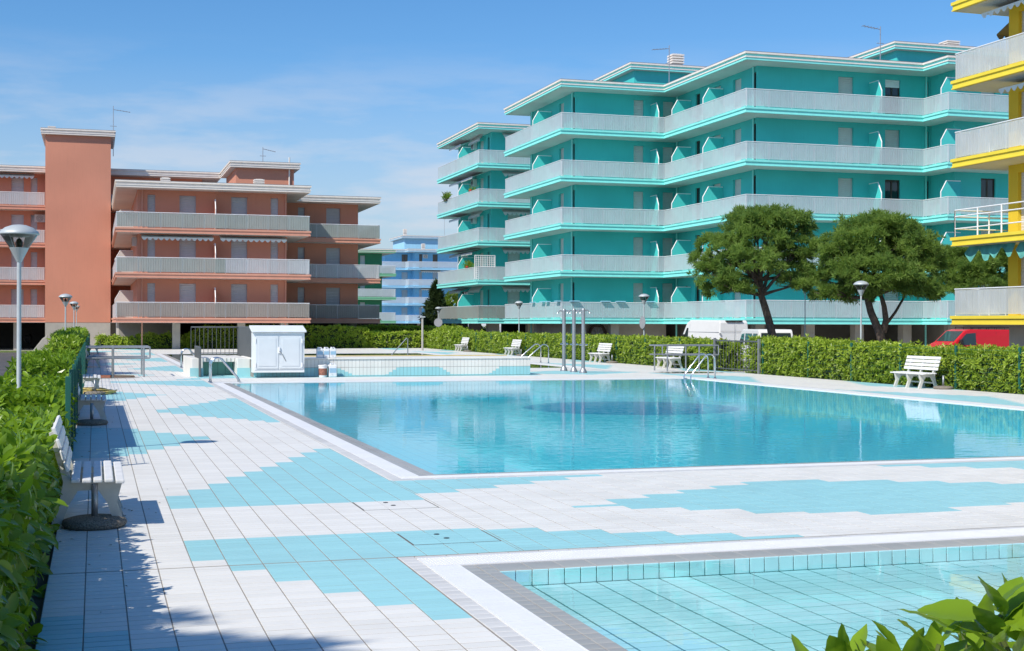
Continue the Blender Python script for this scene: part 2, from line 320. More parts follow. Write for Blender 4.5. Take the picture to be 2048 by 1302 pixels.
# retaining mass of the raised pool terrace (with holes left for the pools)
XD0, XD1 = -0.31, 22.62
SP = dict(x=2.79, y1=9.33); MP = dict(x0=3.84, x1=18.6, y0=15.5, y1=40.55); P2 = dict(x0=3.84, x1=18.6, y0=51.56, y1=79.34)
mb = MB()
DECK_RECTS = [(XD0, 2.2, 4.2, 10.06), (XD0, 3.22, 10.06, 44.9), (3.22, 24.0, 10.06, 14.95), (19.35, XD1, 14.95, 94.6), (3.22, 19.35, 41.3, 51.0), (XD0, 3.22, 44.9, 94.6), (3.22, 19.35, 80.1, 94.6)]
for (a, b_, c, d) in DECK_RECTS: mb.box(a, b_, c, d, -0.40, -0.0025)
deck = struct(mb.build('pool_deck', 'grout'))
struct(MB().box(-1.9, XD0 - 0.002, 2, 96, STREET - 0.3, -0.05).build('planting_bed', 'soil'))
struct(MB().box(XD1 + 0.002, 25.2, 12, 96, STREET - 0.3, -0.05).build('planting_bed', 'soil'))
struct(MB().box(XD0, XD1, 94.61, 98, STREET - 0.3, -0.05).build('planting_bed', 'soil'))

# ------------------------------------------------------------------ deck tiles with the blue zigzag
TX, TY, X00 = 0.25, 0.123, -0.06
def steps(x, x0, w, vals): i = int((x - x0) // w); return vals[i] if 0 <= i < len(vals) else None
def is_blue(x, y):
    if x < 3.22 and y < 43.0:
        c = 0.19
        if y < 8.7: 
            v = steps(x, -0.31, 0.25, [8.6, 8.1, 7.62, 7.1]); 
            if v and y < v: return True
        if 7.5 < y < 11.4:
            v = steps(x, 0.69, 0.25, [10.35, 9.86, 9.38, 8.88, 8.40, 7.92])
            if v: return v < y < 11.33
            return x > 2.19 and y < 11.33
        if 13 < y < 19.3:
            v = steps(x, 0.69, 0.25, [14.27, 14.77, 15.26, 15.84, 16.38, 16.88, 17.4, 18.0, 18.58, 19.06, 19.06])
            if v and 13.28 < y < v: return True
        if 18.4 < y < 24.2:
            if x < 0.19: return 18.6 < y < 23.9
            v = steps(x, 0.19, 0.25, [(18.7, 23.8), (18.95, 23.5), (19.54, 23.03), (20.0, 22.56), (20.5, 22.1), (21.0, 21.6)])
            return bool(v) and v[0] < y < v[1]
        if 24.2 < y < 32.5:
            v = steps(x, 1.19, 0.25, [(27.5, 28.5), (27.04, 29.05), (26.5, 29.6), (26.1, 30.15), (25.7, 30.65), (25.3, 31.3), (24.9, 31.9), (24.34, 32.4), (24.34, 32.4)])
            if v and v[0] < y < v[1]: return True
        if 31.5 < y < 37:
            if x < 0.44: return 31.9 < y < 36.6
            v = steps(x, 0.44, 0.25, [(32.0, 36.2), (32.6, 35.7), (33.2, 35.3), (33.8, 34.9), (34.2, 34.5)])
            return bool(v) and v[0] < y < v[1]
        if y > 38: return 0.44 < x and 41.95 - (x - 0.3) * 1.33 < y < 42.6
        return False
    if x < 3.3:                                   # farther along the left side
        u = (y - 47.4) % 13.0; u = u - 13 if u > 6.5 else u
        if abs(u) < 2.6 - x * 1.3: return True
        u = (y - 53.9) % 13.0; u = u - 13 if u > 6.5 else u
        return abs(u) < 4.0 - (3.22 - x) * 1.9
    if x > 19.3 and y > 15:
        u = (y - 28.4) % 12.8; u = u - 12.8 if u > 6.4 else u
        if abs(u) < 4.2 - (x - 19.35) * 2.3: return True
        u = (y - 34.4) % 12.8; u = u - 12.8 if u > 6.4 else u
        return abs(u) < 3.2 - (XD1 - x) * 2.6
    if y < 15:
        if y < 11.4:
            v = steps(x, 3.22, 0.515, [11.2, 10.95, 10.7, 10.45, 10.2]); 
            if v: return y < v
            q = 17.1 - x; v = steps(q, 3.22, 0.515, [11.2, 10.95, 10.7, 10.45, 10.2])
            if v and y < v: return True
        q = min(x, 15.1 - x)
        v = steps(q, 4.47, 0.515, [(12.25, 12.48), (12.0, 12.75), (11.76, 13.02), (11.5, 13.27), (11.27, 13.52), (11.06, 13.78), (11.06, 13.78)])
        if v and v[0] < y < v[1]: return True
        for q in (x, 15.25 - x if x < 12 else x - 8.75):
            v = steps(q, 3.22, 0.515, [13.75, 14.0, 14.25, 14.5, 14.75])
            if v and y > v: return True
        return False
    if 41 < y < 51:
        if y > 44.0 and x < 14.6: return True
        return x > 14.6 and abs(y - 46.3) < 2.0 - abs(x - 16.6) * 0.7
    return False
def tile_mesh(name, w, h, t, m, b=0.003):
    q = MB(); w2, h2 = w / 2, h / 2
    ring = lambda a, z: [(-w2 + a, -h2 + a, z), (w2 - a, -h2 + a, z), (w2 - a, h2 - a, z), (-w2 + a, h2 - a, z)]
    q.add(ring(0, -t) + ring(0, -b) + ring(b, 0), [(0,1,5,4),(1,2,6,5),(2,3,7,6),(3,0,4,7),(4,5,9,8),(5,6,10,9),(6,7,11,10),(7,4,8,11),(8,9,10,11)])
    me = q.mesh(name); me.materials.append(MATS[m]); return me
def tiles_joined(name, cells, mats, parent, t=0.009, jx=0.008, jy=0.011):
    """cells: array of x0,x1,y0,y1,matindex"""
    A = np.array(cells, float); n = len(A)
    dz = RNG.uniform(-0.0006, 0.0006, n); b = 0.0012
    V = np.empty((n, 8, 3)); x0, x1, y0, y1 = A[:, 0] + jx/2, A[:, 1] - jx/2, A[:, 2] + jy/2, A[:, 3] - jy/2
    for k, (xx, yy, s1, s2) in enumerate([(x0, y0, 1, 1), (x1, y0, -1, 1), (x1, y1, -1, -1), (x0, y1, 1, -1)]):
        V[:, k, 0], V[:, k, 1], V[:, k, 2] = xx, yy, -t
        V[:, k + 4, 0], V[:, k + 4, 1], V[:, k + 4, 2] = xx + s1 * b, yy + s2 * b, dz
    Fq = np.array([(0,1,5,4),(1,2,6,5),(2,3,7,6),(3,0,4,7),(4,5,6,7)])
    L = (Fq[None] + (np.arange(n) * 8)[:, None, None]).reshape(-1)
    return raw_mesh(name, V.reshape(-1, 3), L, 4, mats, parent, np.repeat(A[:, 4].astype(int), 5))
def raw_mesh(name, V, L, k, mats, parent=None, midx=None, tint=None, smooth=False):
    me = bpy.data.meshes.new(name); me.vertices.add(len(V)); me.vertices.foreach_set('co', np.ascontiguousarray(V, dtype=np.float32).ravel())
    nf = len(L) // k; me.loops.add(len(L)); me.loops.foreach_set('vertex_index', np.ascontiguousarray(L, dtype=np.int32)); me.polygons.add(nf)
    me.polygons.foreach_set('loop_start', np.arange(0, len(L), k, dtype=np.int32))
    for q in mats: me.materials.append(MATS[q])
    if midx is not None: me.polygons.foreach_set('material_index', np.ascontiguousarray(midx, dtype=np.int32))
    me.polygons.foreach_set('use_smooth', np.full(nf, smooth))
    me.update(calc_edges=True)
    if tint is not None:
        at_ = me.attributes.new('tint', 'FLOAT', 'POINT'); at_.data.foreach_set('value', np.ascontiguousarray(tint, dtype=np.float32))
    ob = bpy.data.objects.new(name, me); COL.objects.link(ob)
    if parent is not None: ob.parent = parent
    return ob
MANH = [(2.44, 3.19, 103 * TY, 108 * TY), (2.44, 3.19, 86 * TY, 91 * TY)]
cells = []
for (a, b_, c, d) in DECK_RECTS:
    i0, i1 = math.floor((a - X00) / TX), math.ceil((b_ - X00) / TX); j0, j1 = math.floor(c / TY), math.ceil(d / TY)
    for i in range(i0, i1):
        xa, xb = max(a, X00 + i * TX), min(b_, X00 + (i + 1) * TX)
        if xb - xa < 0.03: continue
        for j in range(j0, j1):
            ya, yb = max(c, j * TY), min(d, (j + 1) * TY)
            if yb - ya < 0.03: continue
            xm, ym = X00 + (i + .5) * TX, (j + .5) * TY
            if any(p < xm < q and r < ym < s for p, q, r, s in MANH): continue
            if XD0 < xm < 1.3 and 44.95 < ym < 47.7 or 19.75 < xm < 21.9 and 44.65 < ym < 46.2: continue
            cells.append((xa, xb, ya, yb, 1 if is_blue(xm, ym) else 0))
def seen(xm, ym, z=0.0):
    dd = xm * FW[0] + ym * FW[1]; px = 1024 + F_PX * (xm * RT[0] + ym * RT[1]) / dd; py = 647 + (CAM_H - z) * F_PX / dd
    return 0 < px < 2048 and py < 1302
full = [(k, c) for k, c in enumerate(cells) if abs(c[1] - c[0] - TX) < 1e-6 and abs(c[3] - c[2] - TY) < 1e-6 and seen((c[0] + c[1]) / 2, (c[2] + c[3]) / 2)]
full.sort(key=lambda kc: kc[1][2] ** 2 + kc[1][0] ** 2)
near = set(k for k, c in full[:300])
TM = [tile_mesh('tile', TX - 0.008, TY - 0.011, 0.009, 'tile_white', .0012), tile_mesh('tile', TX - 0.008, TY - 0.011, 0.009, 'tile_blue', .0012)]
for k in near: c = cells[k]; inst('tile', TM[c[4]], deck, ((c[0] + c[1]) / 2, (c[2] + c[3]) / 2, random.uniform(-.0006, .0006)))
struct(tiles_joined('far_tiles', [c for k, c in enumerate(cells) if k not in near], ['tile_white', 'tile_blue'], deck), 'stuff')
for k, (a, b_, c, d) in enumerate(MANH):
    nm = ['white tiled access cover with two lifting holes by the main pool corner', 'blue tiled access cover with two lifting holes by the paddling pool corner'][k]
    t = thing('access_cover', nm, 'access cover', ((a + b_) / 2, (c + d) / 2, 0))
    MB().box(a + .004, b_ - .004, c + .004, d - .004, -0.0023, -0.0010).build('cover_tray', 'gutter_dark', t)
    w, h = (b_ - a - .028), (d - c - .028)
    for i in range(3):
        for j in range(5):
            xa, xb = a + .014 + w * i / 3, a + .014 + w * (i + 1) / 3; ya = c + .014 + h * j / 5; yb = c + .014 + h * (j + 1) / 5
            MB().box(xa + .002, xb - .002, ya + .002, yb - .002, -0.0009, 0.001).build('tile', ['tile_white', 'tile_blue'][k], t)
    for q in ((.42, .78), (.46, .42)): MB().lathe([(0, .0), (.022, .0), (.026, -.004)], (a + q[0] * (b_ - a), c + q[1] * (d - c), 0.0055), 12).build('lifting_hole', 'black_plastic', t)

# ------------------------------------------------------------------ pools
def coping(root, x0, y0, x1, y1, side, n_near, matname='tile_grey', w=TX, parts_first=True, z=0.0, cross=1):
    """a run of coping tiles in the rectangle; tiles laid along the long side"""
    out = []; lx, ly = x1 - x0, y1 - y0
    if ly >= lx:
        n = max(1, round(ly / TY)); 
        for i in range(n):
            for j in range(cross): out.append((x0 + lx * j / cross, x0 + lx * (j + 1) / cross, y0 + ly * i / n, y0 + ly * (i + 1) / n))
    else:
        n = max(1, round(lx / TX))
        for i in range(n):
            for j in range(cross): out.append((x0 + lx * i / n, x0 + lx * (i + 1) / n, y0 + ly * j / cross, y0 + ly * (j + 1) / cross))
    out = sorted(out, key=lambda c: c[2] ** 2 + c[0] ** 2); vis = [c for c in out if seen((c[0]+c[1])/2, (c[2]+c[3])/2)]
    first = vis[:n_near]; rest = [c for c in out if c not in set(first)]
    for c in first:
        me = tile_mesh('coping_tile', c[1] - c[0] - .006, c[3] - c[2] - .006, .02, matname); inst('coping_tile', me, root, ((c[0]+c[1])/2, (c[2]+c[3])/2, z + random.uniform(-.0006, .0006)))
    if rest:
        ob = tiles_joined('coping_run', [(*c, 0) for c in rest], [matname], root, 0.02); ob.location.z = z; struct(ob, 'stuff')
def grate(root, x0, y0, x1, y1, pitch, gap, along):
    g = MB().box(x0, x1, y0, y1, -0.06, -0.045); g.build('gutter_channel', 'gutter_dark', root)
    A = []; 
    if along == 'x':
        n = int((x1 - x0) / pitch); A = [(x0 + i * pitch + gap / 2, x0 + (i + 1) * pitch - gap / 2, y0 + .012, y1 - .012) for i in range(n)]
    else:
        n = int((y1 - y0) / pitch); A = [(x0 + .012, x1 - .012, y0 + i * pitch + gap / 2, y0 + (i + 1) * pitch - gap / 2) for i in range(n)]
    A = [(*c, 0) for c in A]
    A += [(x0, x1, y0, y0 + .014, 0), (x0, x1, y1 - .014, y1, 0)] if along == 'x' else [(x0, x0 + .014, y0, y1, 0), (x1 - .014, x1, y0, y1, 0)]
    ob = tiles_joined('gutter_grate', A, ['grate_white'], root, 0.03, 0, 0); ob.location.z = 0.003; struct(ob, 'stuff')
SXR, SY0 = 16.0, 4.0
# paddling pool
FZ = -0.125
mb = MB()
mb.box(SP['x'] - .3, SXR, SY0 - .3, SP['y1'] + .3, -0.40, FZ - 0.0045)
mb.box(2.2, SP['x'] - .001, SY0, SP['y1'], FZ - .01, -0.06).box(2.2, SXR, SP['y1'], 10.06, FZ - .01, -0.06)
sp = struct(mb.build('paddling_pool_basin', 'pool_grout'))
coping(sp, 2.2, SY0, 2.33, 10.06, 'l', 40)
grate(sp, 2.33, SY0, 2.57, 9.62, 0.03, 0.002, 'y'); grate(sp, 2.33, 9.62, SXR, 9.97, 0.028, 0.008, 'x')
coping(sp, 2.33, 9.97, SXR, 10.06, 'f', 0)
coping(sp, 2.57, SY0, 2.79, 9.62, 'l', 60, 'tile_wet', cross=2, z=-.004)
coping(sp, 2.79, 9.33, SXR, 9.62, 'f', 40, 'tile_wet', z=-.004)
wt = tile_mesh('wall_tile', 0.117, -FZ - .012, .010, 'pool_tile')
n = int((11.0 - SP['x']) / 0.125)
for i in range(n): inst('wall_tile', wt, sp, (SP['x'] + .0625 + i * .125, SP['y1'] - .004, FZ / 2 - .004), (math.radians(90), 0, 0))
for i in range(int((SP['y1'] - 6.0) / .125)): inst('wall_tile', wt, sp, (SP['x'] + .004, SP['y1'] - .0625 - i * .125, FZ / 2 - .004), (math.radians(90), 0, math.radians(90)))
fl = []
for i in range(int((11.5 - SP['x']) / TX)):
    for j in range(int((SP['y1'] - SY0) / TY)): fl.append((SP['x'] + i * TX, SP['x'] + (i + 1) * TX, SP['y1'] - (j + 1) * TY, SP['y1'] - j * TY))
vis = [c for c in fl if seen((c[0]+c[1])/2, (c[2]+c[3])/2, FZ)]; vis.sort(key=lambda c: c[2]**2 + c[0]**2)
ft = tile_mesh('floor_tile', TX - .018, TY - .014, .004, 'pool_tile', .001)
for c in vis[:300]: inst('floor_tile', ft, sp, ((c[0]+c[1])/2, (c[2]+c[3])/2, FZ + random.uniform(-.0008, .0008)))
vs = set(vis[:300]); ob = tiles_joined('far_floor_tiles', [(*c, 0) for c in fl if c not in vs], ['pool_tile'], sp, .004, .018, .014); ob.location.z = FZ; struct(ob, 'stuff')
struct(MB().quad((SP['x'] - .12, SY0, -.012), (SXR, SY0, -.012), (SXR, SP['y1'] + .08, -.012), (SP['x'] - .12, SP['y1'] + .08, -.012)).build('paddling_pool_water', 'water_small'))
# main pool
def basin(name, P, depth, m, water, wname, n_near, cw=.23):
    x0, x1, y0, y1 = P['x0'], P['x1'], P['y0'], P['y1']
    q = MB(); q.quad((x0, y0, -depth), (x1, y0, -depth), (x1, y1, -depth), (x0, y1, -depth))   # floor, then walls a little inside the coping bed
    for a, b_ in (((x0, y0), (x1, y0)), ((x1, y0), (x1, y1)), ((x1, y1), (x0, y1)), ((x0, y1), (x0, y0))):
        q.quad((a[0], a[1], -.03), (b_[0], b_[1], -.03), (b_[0], b_[1], -depth), (a[0], a[1], -depth))
    root = struct(q.build(name, m))
    o = [(.0, .23, 'tile_wet', 2), (.48, .62, 'tile_grey', 1)]
    X0, X1, Y0, Y1 = x0 - .62, x1 + .75, y0 - .55, y1 + .75
    MB().box(X0, x0 - .01, Y0, Y1, -.4, -.062).box(x1 + .01, X1, Y0, Y1, -.4, -.062).box(x0 - .01, x1 + .01, Y0, y0 - .01, -.4, -.062).box(x0 - .01, x1 + .01, y1 + .01, Y1, -.4, -.062).build('coping_bed', 'grout', root)
    coping(root, x0 - .23, y0 - .17, x0, y1 + .1, 'l', n_near, 'tile_wet', cross=2, z=-.004); coping(root, x0, y0 - .17, x1, y0, 'f', n_near // 2, 'tile_wet', z=-.004)
    grate(root, x0 - .48, y0 - .17, x0 - .23, y1 + .5, .03, .002, 'y'); grate(root, x0 - .48, y0 - .39, x1 + .6, y0 - .17, .03, .006, 'x')
    coping(root, x0 - .62, y0 - .39, x0 - .48, y1 + .75, 'l', n_near); coping(root, x0 - .62, y0 - .55, x1 + .75, y0 - .39, 'f', n_near // 2)
    grate(root, x1 + .02, y0 - .17, x1 + .6, y1 + .1, .03, .002, 'y'); grate(root, x0 - .23, y1 + .1, x1 + .6, y1 + .6, .03, .002, 'x')
    coping(root, x1 + .6, y0 - .39, x1 + .75, y1 + .75, 'l', 0); coping(root, x0 - .48, y1 + .6, x1 + .6, y1 + .75, 'f', 0)
    struct(MB().quad((x0 - .1, y0 - .04, -.014), (x1 + .02, y0 - .04, -.014), (x1 + .02, y1 + .1, -.014), (x0 - .1, y1 + .1, -.014)).build(wname, water))
    return root
MPB = basin('main_pool_basin', MP, 0.58, 'basin_deep', 'water_main', 'main_pool_water', 40)
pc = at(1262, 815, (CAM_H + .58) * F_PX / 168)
MB().lathe([(0, 0), (3.0, 0), (3.02, -.003)], (pc[0], pc[1], -.576), 48).build('floor_dark_patch', 'dark_patch_blue', MPB)  # darker patch of water painted in as a flat blue disc on the floor
basin('far_pool_basin', P2, 0.7, 'basin_far', 'water_far', 'far_pool_water', 0)

# ------------------------------------------------------------------ foot baths
for k, (a, b_, c, d) in enumerate([(-0.2, 1.26, 44.95, 47.7), (19.75, 21.9, 44.65, 46.2)]):
    nm = ['sunken foot bath with dark water beside the left hedge', 'sunken foot bath with dark water beside the right gate'][k]
    t = thing('foot_bath', nm, 'foot bath', ((a + b_) / 2, (c + d) / 2, 0))
    q = MB(); s = .35
    poly = [(a, c + s), (a + .4, c), (b_ - .4, c), (b_, c + s), (b_, d - s), (b_ - .4, d), (a + .4, d), (a, d - s)]
    MB().prism(poly, -.002, .0012).build('basin_floor', 'pool_grout', t)
    o = offset_poly(poly, .12); n = len(poly)
    q.add([(x, y, .012) for x, y in o] + [(x, y, .012) for x, y in poly] + [(x, y, .0005) for x, y in poly], [(i, (i+1) % n, n + (i+1) % n, n + i) for i in range(n)] + [(n + i, n + (i+1) % n, 2*n + (i+1) % n, 2*n + i) for i in range(n)])
    q.build('rim', 'tile_white', t)
    MB().add([(x, y, .004) for x, y in poly], [tuple(range(n))]).build('water', 'water_far', t)

# ------------------------------------------------------------------ apartment buildings
Z0, ST, SLAB, RAIL = 1.78, 2.95, 0.33, 1.0        # underside of first slab, storey height
def wall_open(mb, p0, p1, z0, z1, ops, depth=0.16):
    """vertical wall p0->p1 (outside on the right) with recessed openings (s0,s1,h0,h1)"""
    p0, p1 = Vector(p0), Vector(p1); L = (p1 - p0).length; d = (p1 - p0) / L; nrm = Vector((d.y, -d.x))
    P = lambda s, z, k=0.0: (p0.x + d.x * s - nrm.x * k, p0.y + d.y * s - nrm.y * k, z)
    cuts = sorted({0.0, L, *[v for o in ops for v in o[:2]]})
    for a, b in zip(cuts[:-1], cuts[1:]):
        if b - a < 1e-4: continue
        mid = (a + b) / 2; hs = sorted([(o[2], o[3]) for o in ops if o[0] < mid < o[1]]); z = z0
        for h0, h1 in hs:
            if h0 > z + 1e-4: mb.quad(P(a, z), P(b, z), P(b, h0), P(a, h0))
            z = h1
        if z1 > z: mb.quad(P(a, z), P(b, z), P(b, z1), P(a, z1))
    for s0, s1, h0, h1 in ops:
        mb.quad(P(s0, h0), P(s0, h0, depth), P(s0, h1, depth), P(s0, h1)); mb.quad(P(s1, h0, depth), P(s1, h0), P(s1, h1), P(s1, h1, depth))
        mb.quad(P(s0, h1), P(s0, h1, depth), P(s1, h1, depth), P(s1, h1)); mb.quad(P(s0, h0, depth), P(s0, h0), P(s1, h0), P(s1, h0, depth))
    return P, math.atan2(d.y, d.x)
MCACHE = {}
def shutter_mesh(w, h, m):
    k = ('sh', round(w, 2), round(h, 2), m)
    if k not in MCACHE:
        q = MB(); n = max(4, int(h / 0.11))
        for i in range(n):
            z = h * i / n; z1 = h * (i + 1) / n; zm = z + (z1 - z) * .75
            q.quad((0, 0, z), (w, 0, z), (w, -.018, zm), (0, -.018, zm)); q.quad((0, -.018, zm), (w, -.018, zm), (w, 0, z1), (0, 0, z1))
        me = q.mesh('shutter'); me.materials.append(MATS[m]); MCACHE[k] = me
    return MCACHE[k]
def pane_mesh(w, h):
    k = ('pn', round(w, 2), round(h, 2))
    if k not in MCACHE: me = MB().box(0, w, 0, .02, 0, h).mesh('pane'); me.materials.append(MATS['glass_dark']); MCACHE[k] = me
    return MCACHE[k]
def frame_mesh(w, h, m='dark_wood', bars=1):
    k = ('fr', round(w, 2), round(h, 2), m)
    if k not in MCACHE:
        q = MB(); t = .07; q.box(0, t, -.05, -.002, 0, h).box(w - t, w, -.05, -.002, 0, h).box(t, w - t, -.05, -.002, 0, t).box(t, w - t, -.05, -.002, h - t, h)
        if bars and w > .7: q.box(w/2 - .05, w/2 + .05, -.048, -.002, t, h - t)
        me = q.mesh('frame'); me.materials.append(MATS[m]); MCACHE[k] = me
    return MCACHE[k]
def panel_mesh(w, m, h=RAIL - .06):
    """one balustrade panel of upright metal strips"""
    k = ('pan', round(w, 3), m, h)
    if k not in MCACHE:
        q = MB(); n = max(3, int(w / 0.14)); p = w / n
        for i in range(n):
            a = i * p
            q.quad((a + .012, -.012, .03), (a + p - .012, -.012, .03), (a + p - .012, -.012, h), (a + .012, -.012, h))
            q.quad((a, .012, .03), (a + .012, -.012, .03), (a + .012, -.012, h), (a, .012, h)); q.quad((a + p - .012, -.012, .03), (a + p, .012, .03), (a + p, .012, h), (a + p - .012, -.012, h))
        me = q.mesh('railing_panel'); me.materials.append(MATS[m]); MCACHE[k] = me
    return MCACHE[k]
def railing(root, a, b, z, mats, pw=1.45):
    """railing along a->b (outside on the right) standing on z; mats may change along the run: [(until_fraction, mat)]"""
    a, b = Vector(a), Vector(b); L = (b - a).length; d = (b - a) / L; ang = math.atan2(d.y, d.x); n = max(1, round(L / pw)); w = L / n
    P = lambda s, k, zz: (a.x + d.x * s + d.y * k, a.y + d.y * s - d.x * k, zz)
    q = MB(); q.tube([P(0, 0, z + RAIL), P(L, 0, z + RAIL)], .028, 6)
    for i in range(n + 1): s = min(max(i * w, .02), L - .02); q.tube([P(s, -.03, z), P(s, -.03, z + RAIL - .02)], .022, 5)
    r = q.build('railing', 'rail_frame', root)
    if isinstance(mats, str): mats = [(1.01, mats)]
    for i in range(n):
        f = (i + .5) / n; m = next(mm for u, mm in mats if f <= u)
        inst('railing_panel', panel_mesh(w - .02, m), r, P(i * w + .01, 0, z + .02), (0, 0, ang))
    return r
def partition(root, p, q_, z, m, h=2.0, tube='white_paint'):
    """wind screen from the wall (p) out to the railing (q_), with a cut upper corner and a white tube"""
    p, q_ = Vector(p), Vector(q_); d = (q_ - p); L = d.length; d /= L; nn = Vector((-d.y, d.x)) * .02
    poly = [(0, .05), (L, .05), (L, h * .68), (L * .72, h), (0, h)]
    V = [(p.x + d.x*s + nn.x, p.y + d.y*s + nn.y, z + t) for s, t in poly] + [(p.x + d.x*s - nn.x, p.y + d.y*s - nn.y, z + t) for s, t in poly]
    n = 5; o = MB().add(V, [(0,1,2,3,4), (9,8,7,6,5)] + [(i, i+5, (i+1) % n + 5, (i+1) % n) for i in range(n)]).build('partition', m, root)
    MB().tube([(p.x + d.x*s, p.y + d.y*s, z + t) for s, t in [(L, 0.02), (L, h*.68), (L*.72, h), (0.02, h)]], .035, 6).build('tube_frame', tube, o)
def slab(root, poly, z, trim, hole=False):
    q = MB(); q.prism(offset_poly(poly, .03), z, z + .045); q.prism(poly, z + .045, z + .215); q.prism(offset_poly(poly, .05), z + .215, z + SLAB)
    o = q.build('balcony_slab', trim, root)
    pin = offset_poly(poly, -.10); MB().prism(pin, z - .012, z - .001).build('soffit', 'soffit', o); return o
def roof(root, poly, z, trim, cap='roof_cap', cornice='cornice', name='roof'):
    q = MB(); q.prism(poly, z, z + .13, 0); q.prism(offset_poly(poly, .035), z + .13, z + .20, 1); q.prism(offset_poly(poly, -.03), z + .20, z + .34, 2); q.prism(offset_poly(poly, .06), z + .34, z + .44, 1); q.prism(offset_poly(poly, .045), z + .44, z + .475, 3)
    o = q.build(name, [trim, cornice, trim, cap], root)
    MB().prism(offset_poly(poly, -.10), z - .012, z - .001).build('soffit', 'soffit', o); return o
def opening(root, wallob, P, ang, s0, s1, h0, h1, kind, shm, depth=.16):
    w, h = s1 - s0, h1 - h0
    x, y, z = P(s0, h0, depth - .004)
    if kind == 's': inst('shutter', shutter_mesh(w, h, shm), wallob, (x, y, z), (0, 0, ang))
    else:
        o = inst('window', frame_mesh(w, h), wallob, (x, y, z), (0, 0, ang)); c = inst('pane', pane_mesh(w - .01, h - .01), o, (x, y, z)); c.location = (0.005, -.02, 0.005)
        if kind == 'o':   # roller shutter left partly down
            b = inst('shutter', shutter_mesh(w, .45, 'white_paint'), o, (x, y, z)); b.location = (0, -.055, h - .45)
def storey_walls(root, z0, z1, segs, m, shm, thick=.16):
    """segs: (p0, p1, [(s0,s1,h,kind)]) - each storey is one wall part with its windows as sub-parts"""
    q = MB(); todo = []
    for p0, p1, ops in segs:
        L = (Vector(p1) - Vector(p0)).length; oo = []
        for o in ops:
            s0, s1 = max(.05, min(o[0], o[1])), min(L - .05, max(o[0], o[1])); lo = z0 + (o[4] if len(o) > 4 else 0.02); oo.append((s0, s1, lo, z0 + o[2], o[3]))
        P, ang = wall_open(q, p0, p1, z0, z1, [v[:4] for v in oo], thick); todo.append((P, ang, oo))
    w = q.build('wall', m, root)
    for P, ang, oo in todo:
        for v in oo: opening(root, w, P, ang, v[0], v[1], v[2], v[3], v[4], shm, thick)
    return w
def awning(root, a, b, z, out, drop, m, scal=0.16):
    """fabric awning from a->b (outside on the right) hung under a slab, with a scalloped valance"""
    a, b = Vector(a), Vector(b); L = (b - a).length; d = (b - a) / L; n = Vector((d.y, -d.x)); q = MB()
    A = lambda s, k, zz: (a.x + d.x*s + n.x*k, a.y + d.y*s + n.y*k, zz)
    q.quad(A(0, 0, z), A(L, 0, z), A(L, out, z - drop), A(0, out, z - drop)); q.quad(A(0, 0, z - .03), A(0, out, z - drop - .03), A(L, out, z - drop - .03), A(L, 0, z - .03))
    k = max(2, int(L / .35)); w = L / k
    for i in range(k):
        pts = [(i*w + w*j/6, z - drop - .05 - scal * math.sin(math.pi * j / 6)) for j in range(7)]
        for (s0, za), (s1, zb) in zip(pts[:-1], pts[1:]): q.quad(A(s0, out, za), A(s1, out, zb), A(s1, out, z - drop), A(s0, out, z - drop))
    return q.build('awning', m, root)
def ac_unit(root, x, y, z, face='-x'):
    q = MB().box(x - .3, x, y - .4, y + .4, z, z + .6) if face == '-x' else MB().box(x - .4, x + .4, y - .3, y, z, z + .6)
    o = q.build('air_conditioner', 'soffit', root, bevel=.02)
    f = MB()
    if face == '-x':
        for r in (.24, .16, .08): f.tube(arc((x - .305, y, z + .3), r, 0, 2*math.pi, 16, (0, 1, 0), (0, 0, 1)), .012, 5)
    else:
        for r in (.24, .16, .08): f.tube(arc((x, y - .305, z + .3), r, 0, 2*math.pi, 16, (1, 0, 0), (0, 0, 1)), .012, 5)
    f.build('fan_grille', 'black_plastic', o)
def chimney(root, x, y, z, w=.6, h=.9, m='cornice'):
    o = MB().box(x - w/2, x + w/2, y - w/2, y + w/2, z, z + h * .35).build('chimney', m, root); q = MB()
    for i in range(4): zz = z + h*.38 + i * h * .16; q.box(x - w*.6, x + w*.6, y - w*.6, y + w*.6, zz, zz + h*.10)
    q.box(x - w*.4, x + w*.4, y - w*.4, y + w*.4, z + h*.35, z + h).build('louvred_cap', 'cornice', o)
def antenna(root, x, y, z, h, arm=1.2, dirx=-1, tilt=.15):
    q = MB().tube([(x, y, z), (x, y, z + h)], .03, 5); zz = z + h * .93
    q.tube([(x, y, zz), (x + dirx * arm, y, zz - arm * tilt)], .025, 5)
    for i in range(5): t = .25 + .7 * i / 4; px = x + dirx * arm * t; pz = zz - arm * tilt * t; q.tube([(px, y - .22, pz), (px, y + .22, pz)], .012, 4)
    q.tube([(x - .25, y, z + h*.6), (x + .25, y, z + h*.6)], .02, 4)
    q.build('antenna', 'antenna', root)

def S(p0, p1, axis):      # distance along a wall of a plan coordinate
    return (lambda c: abs(c - p0[axis]))
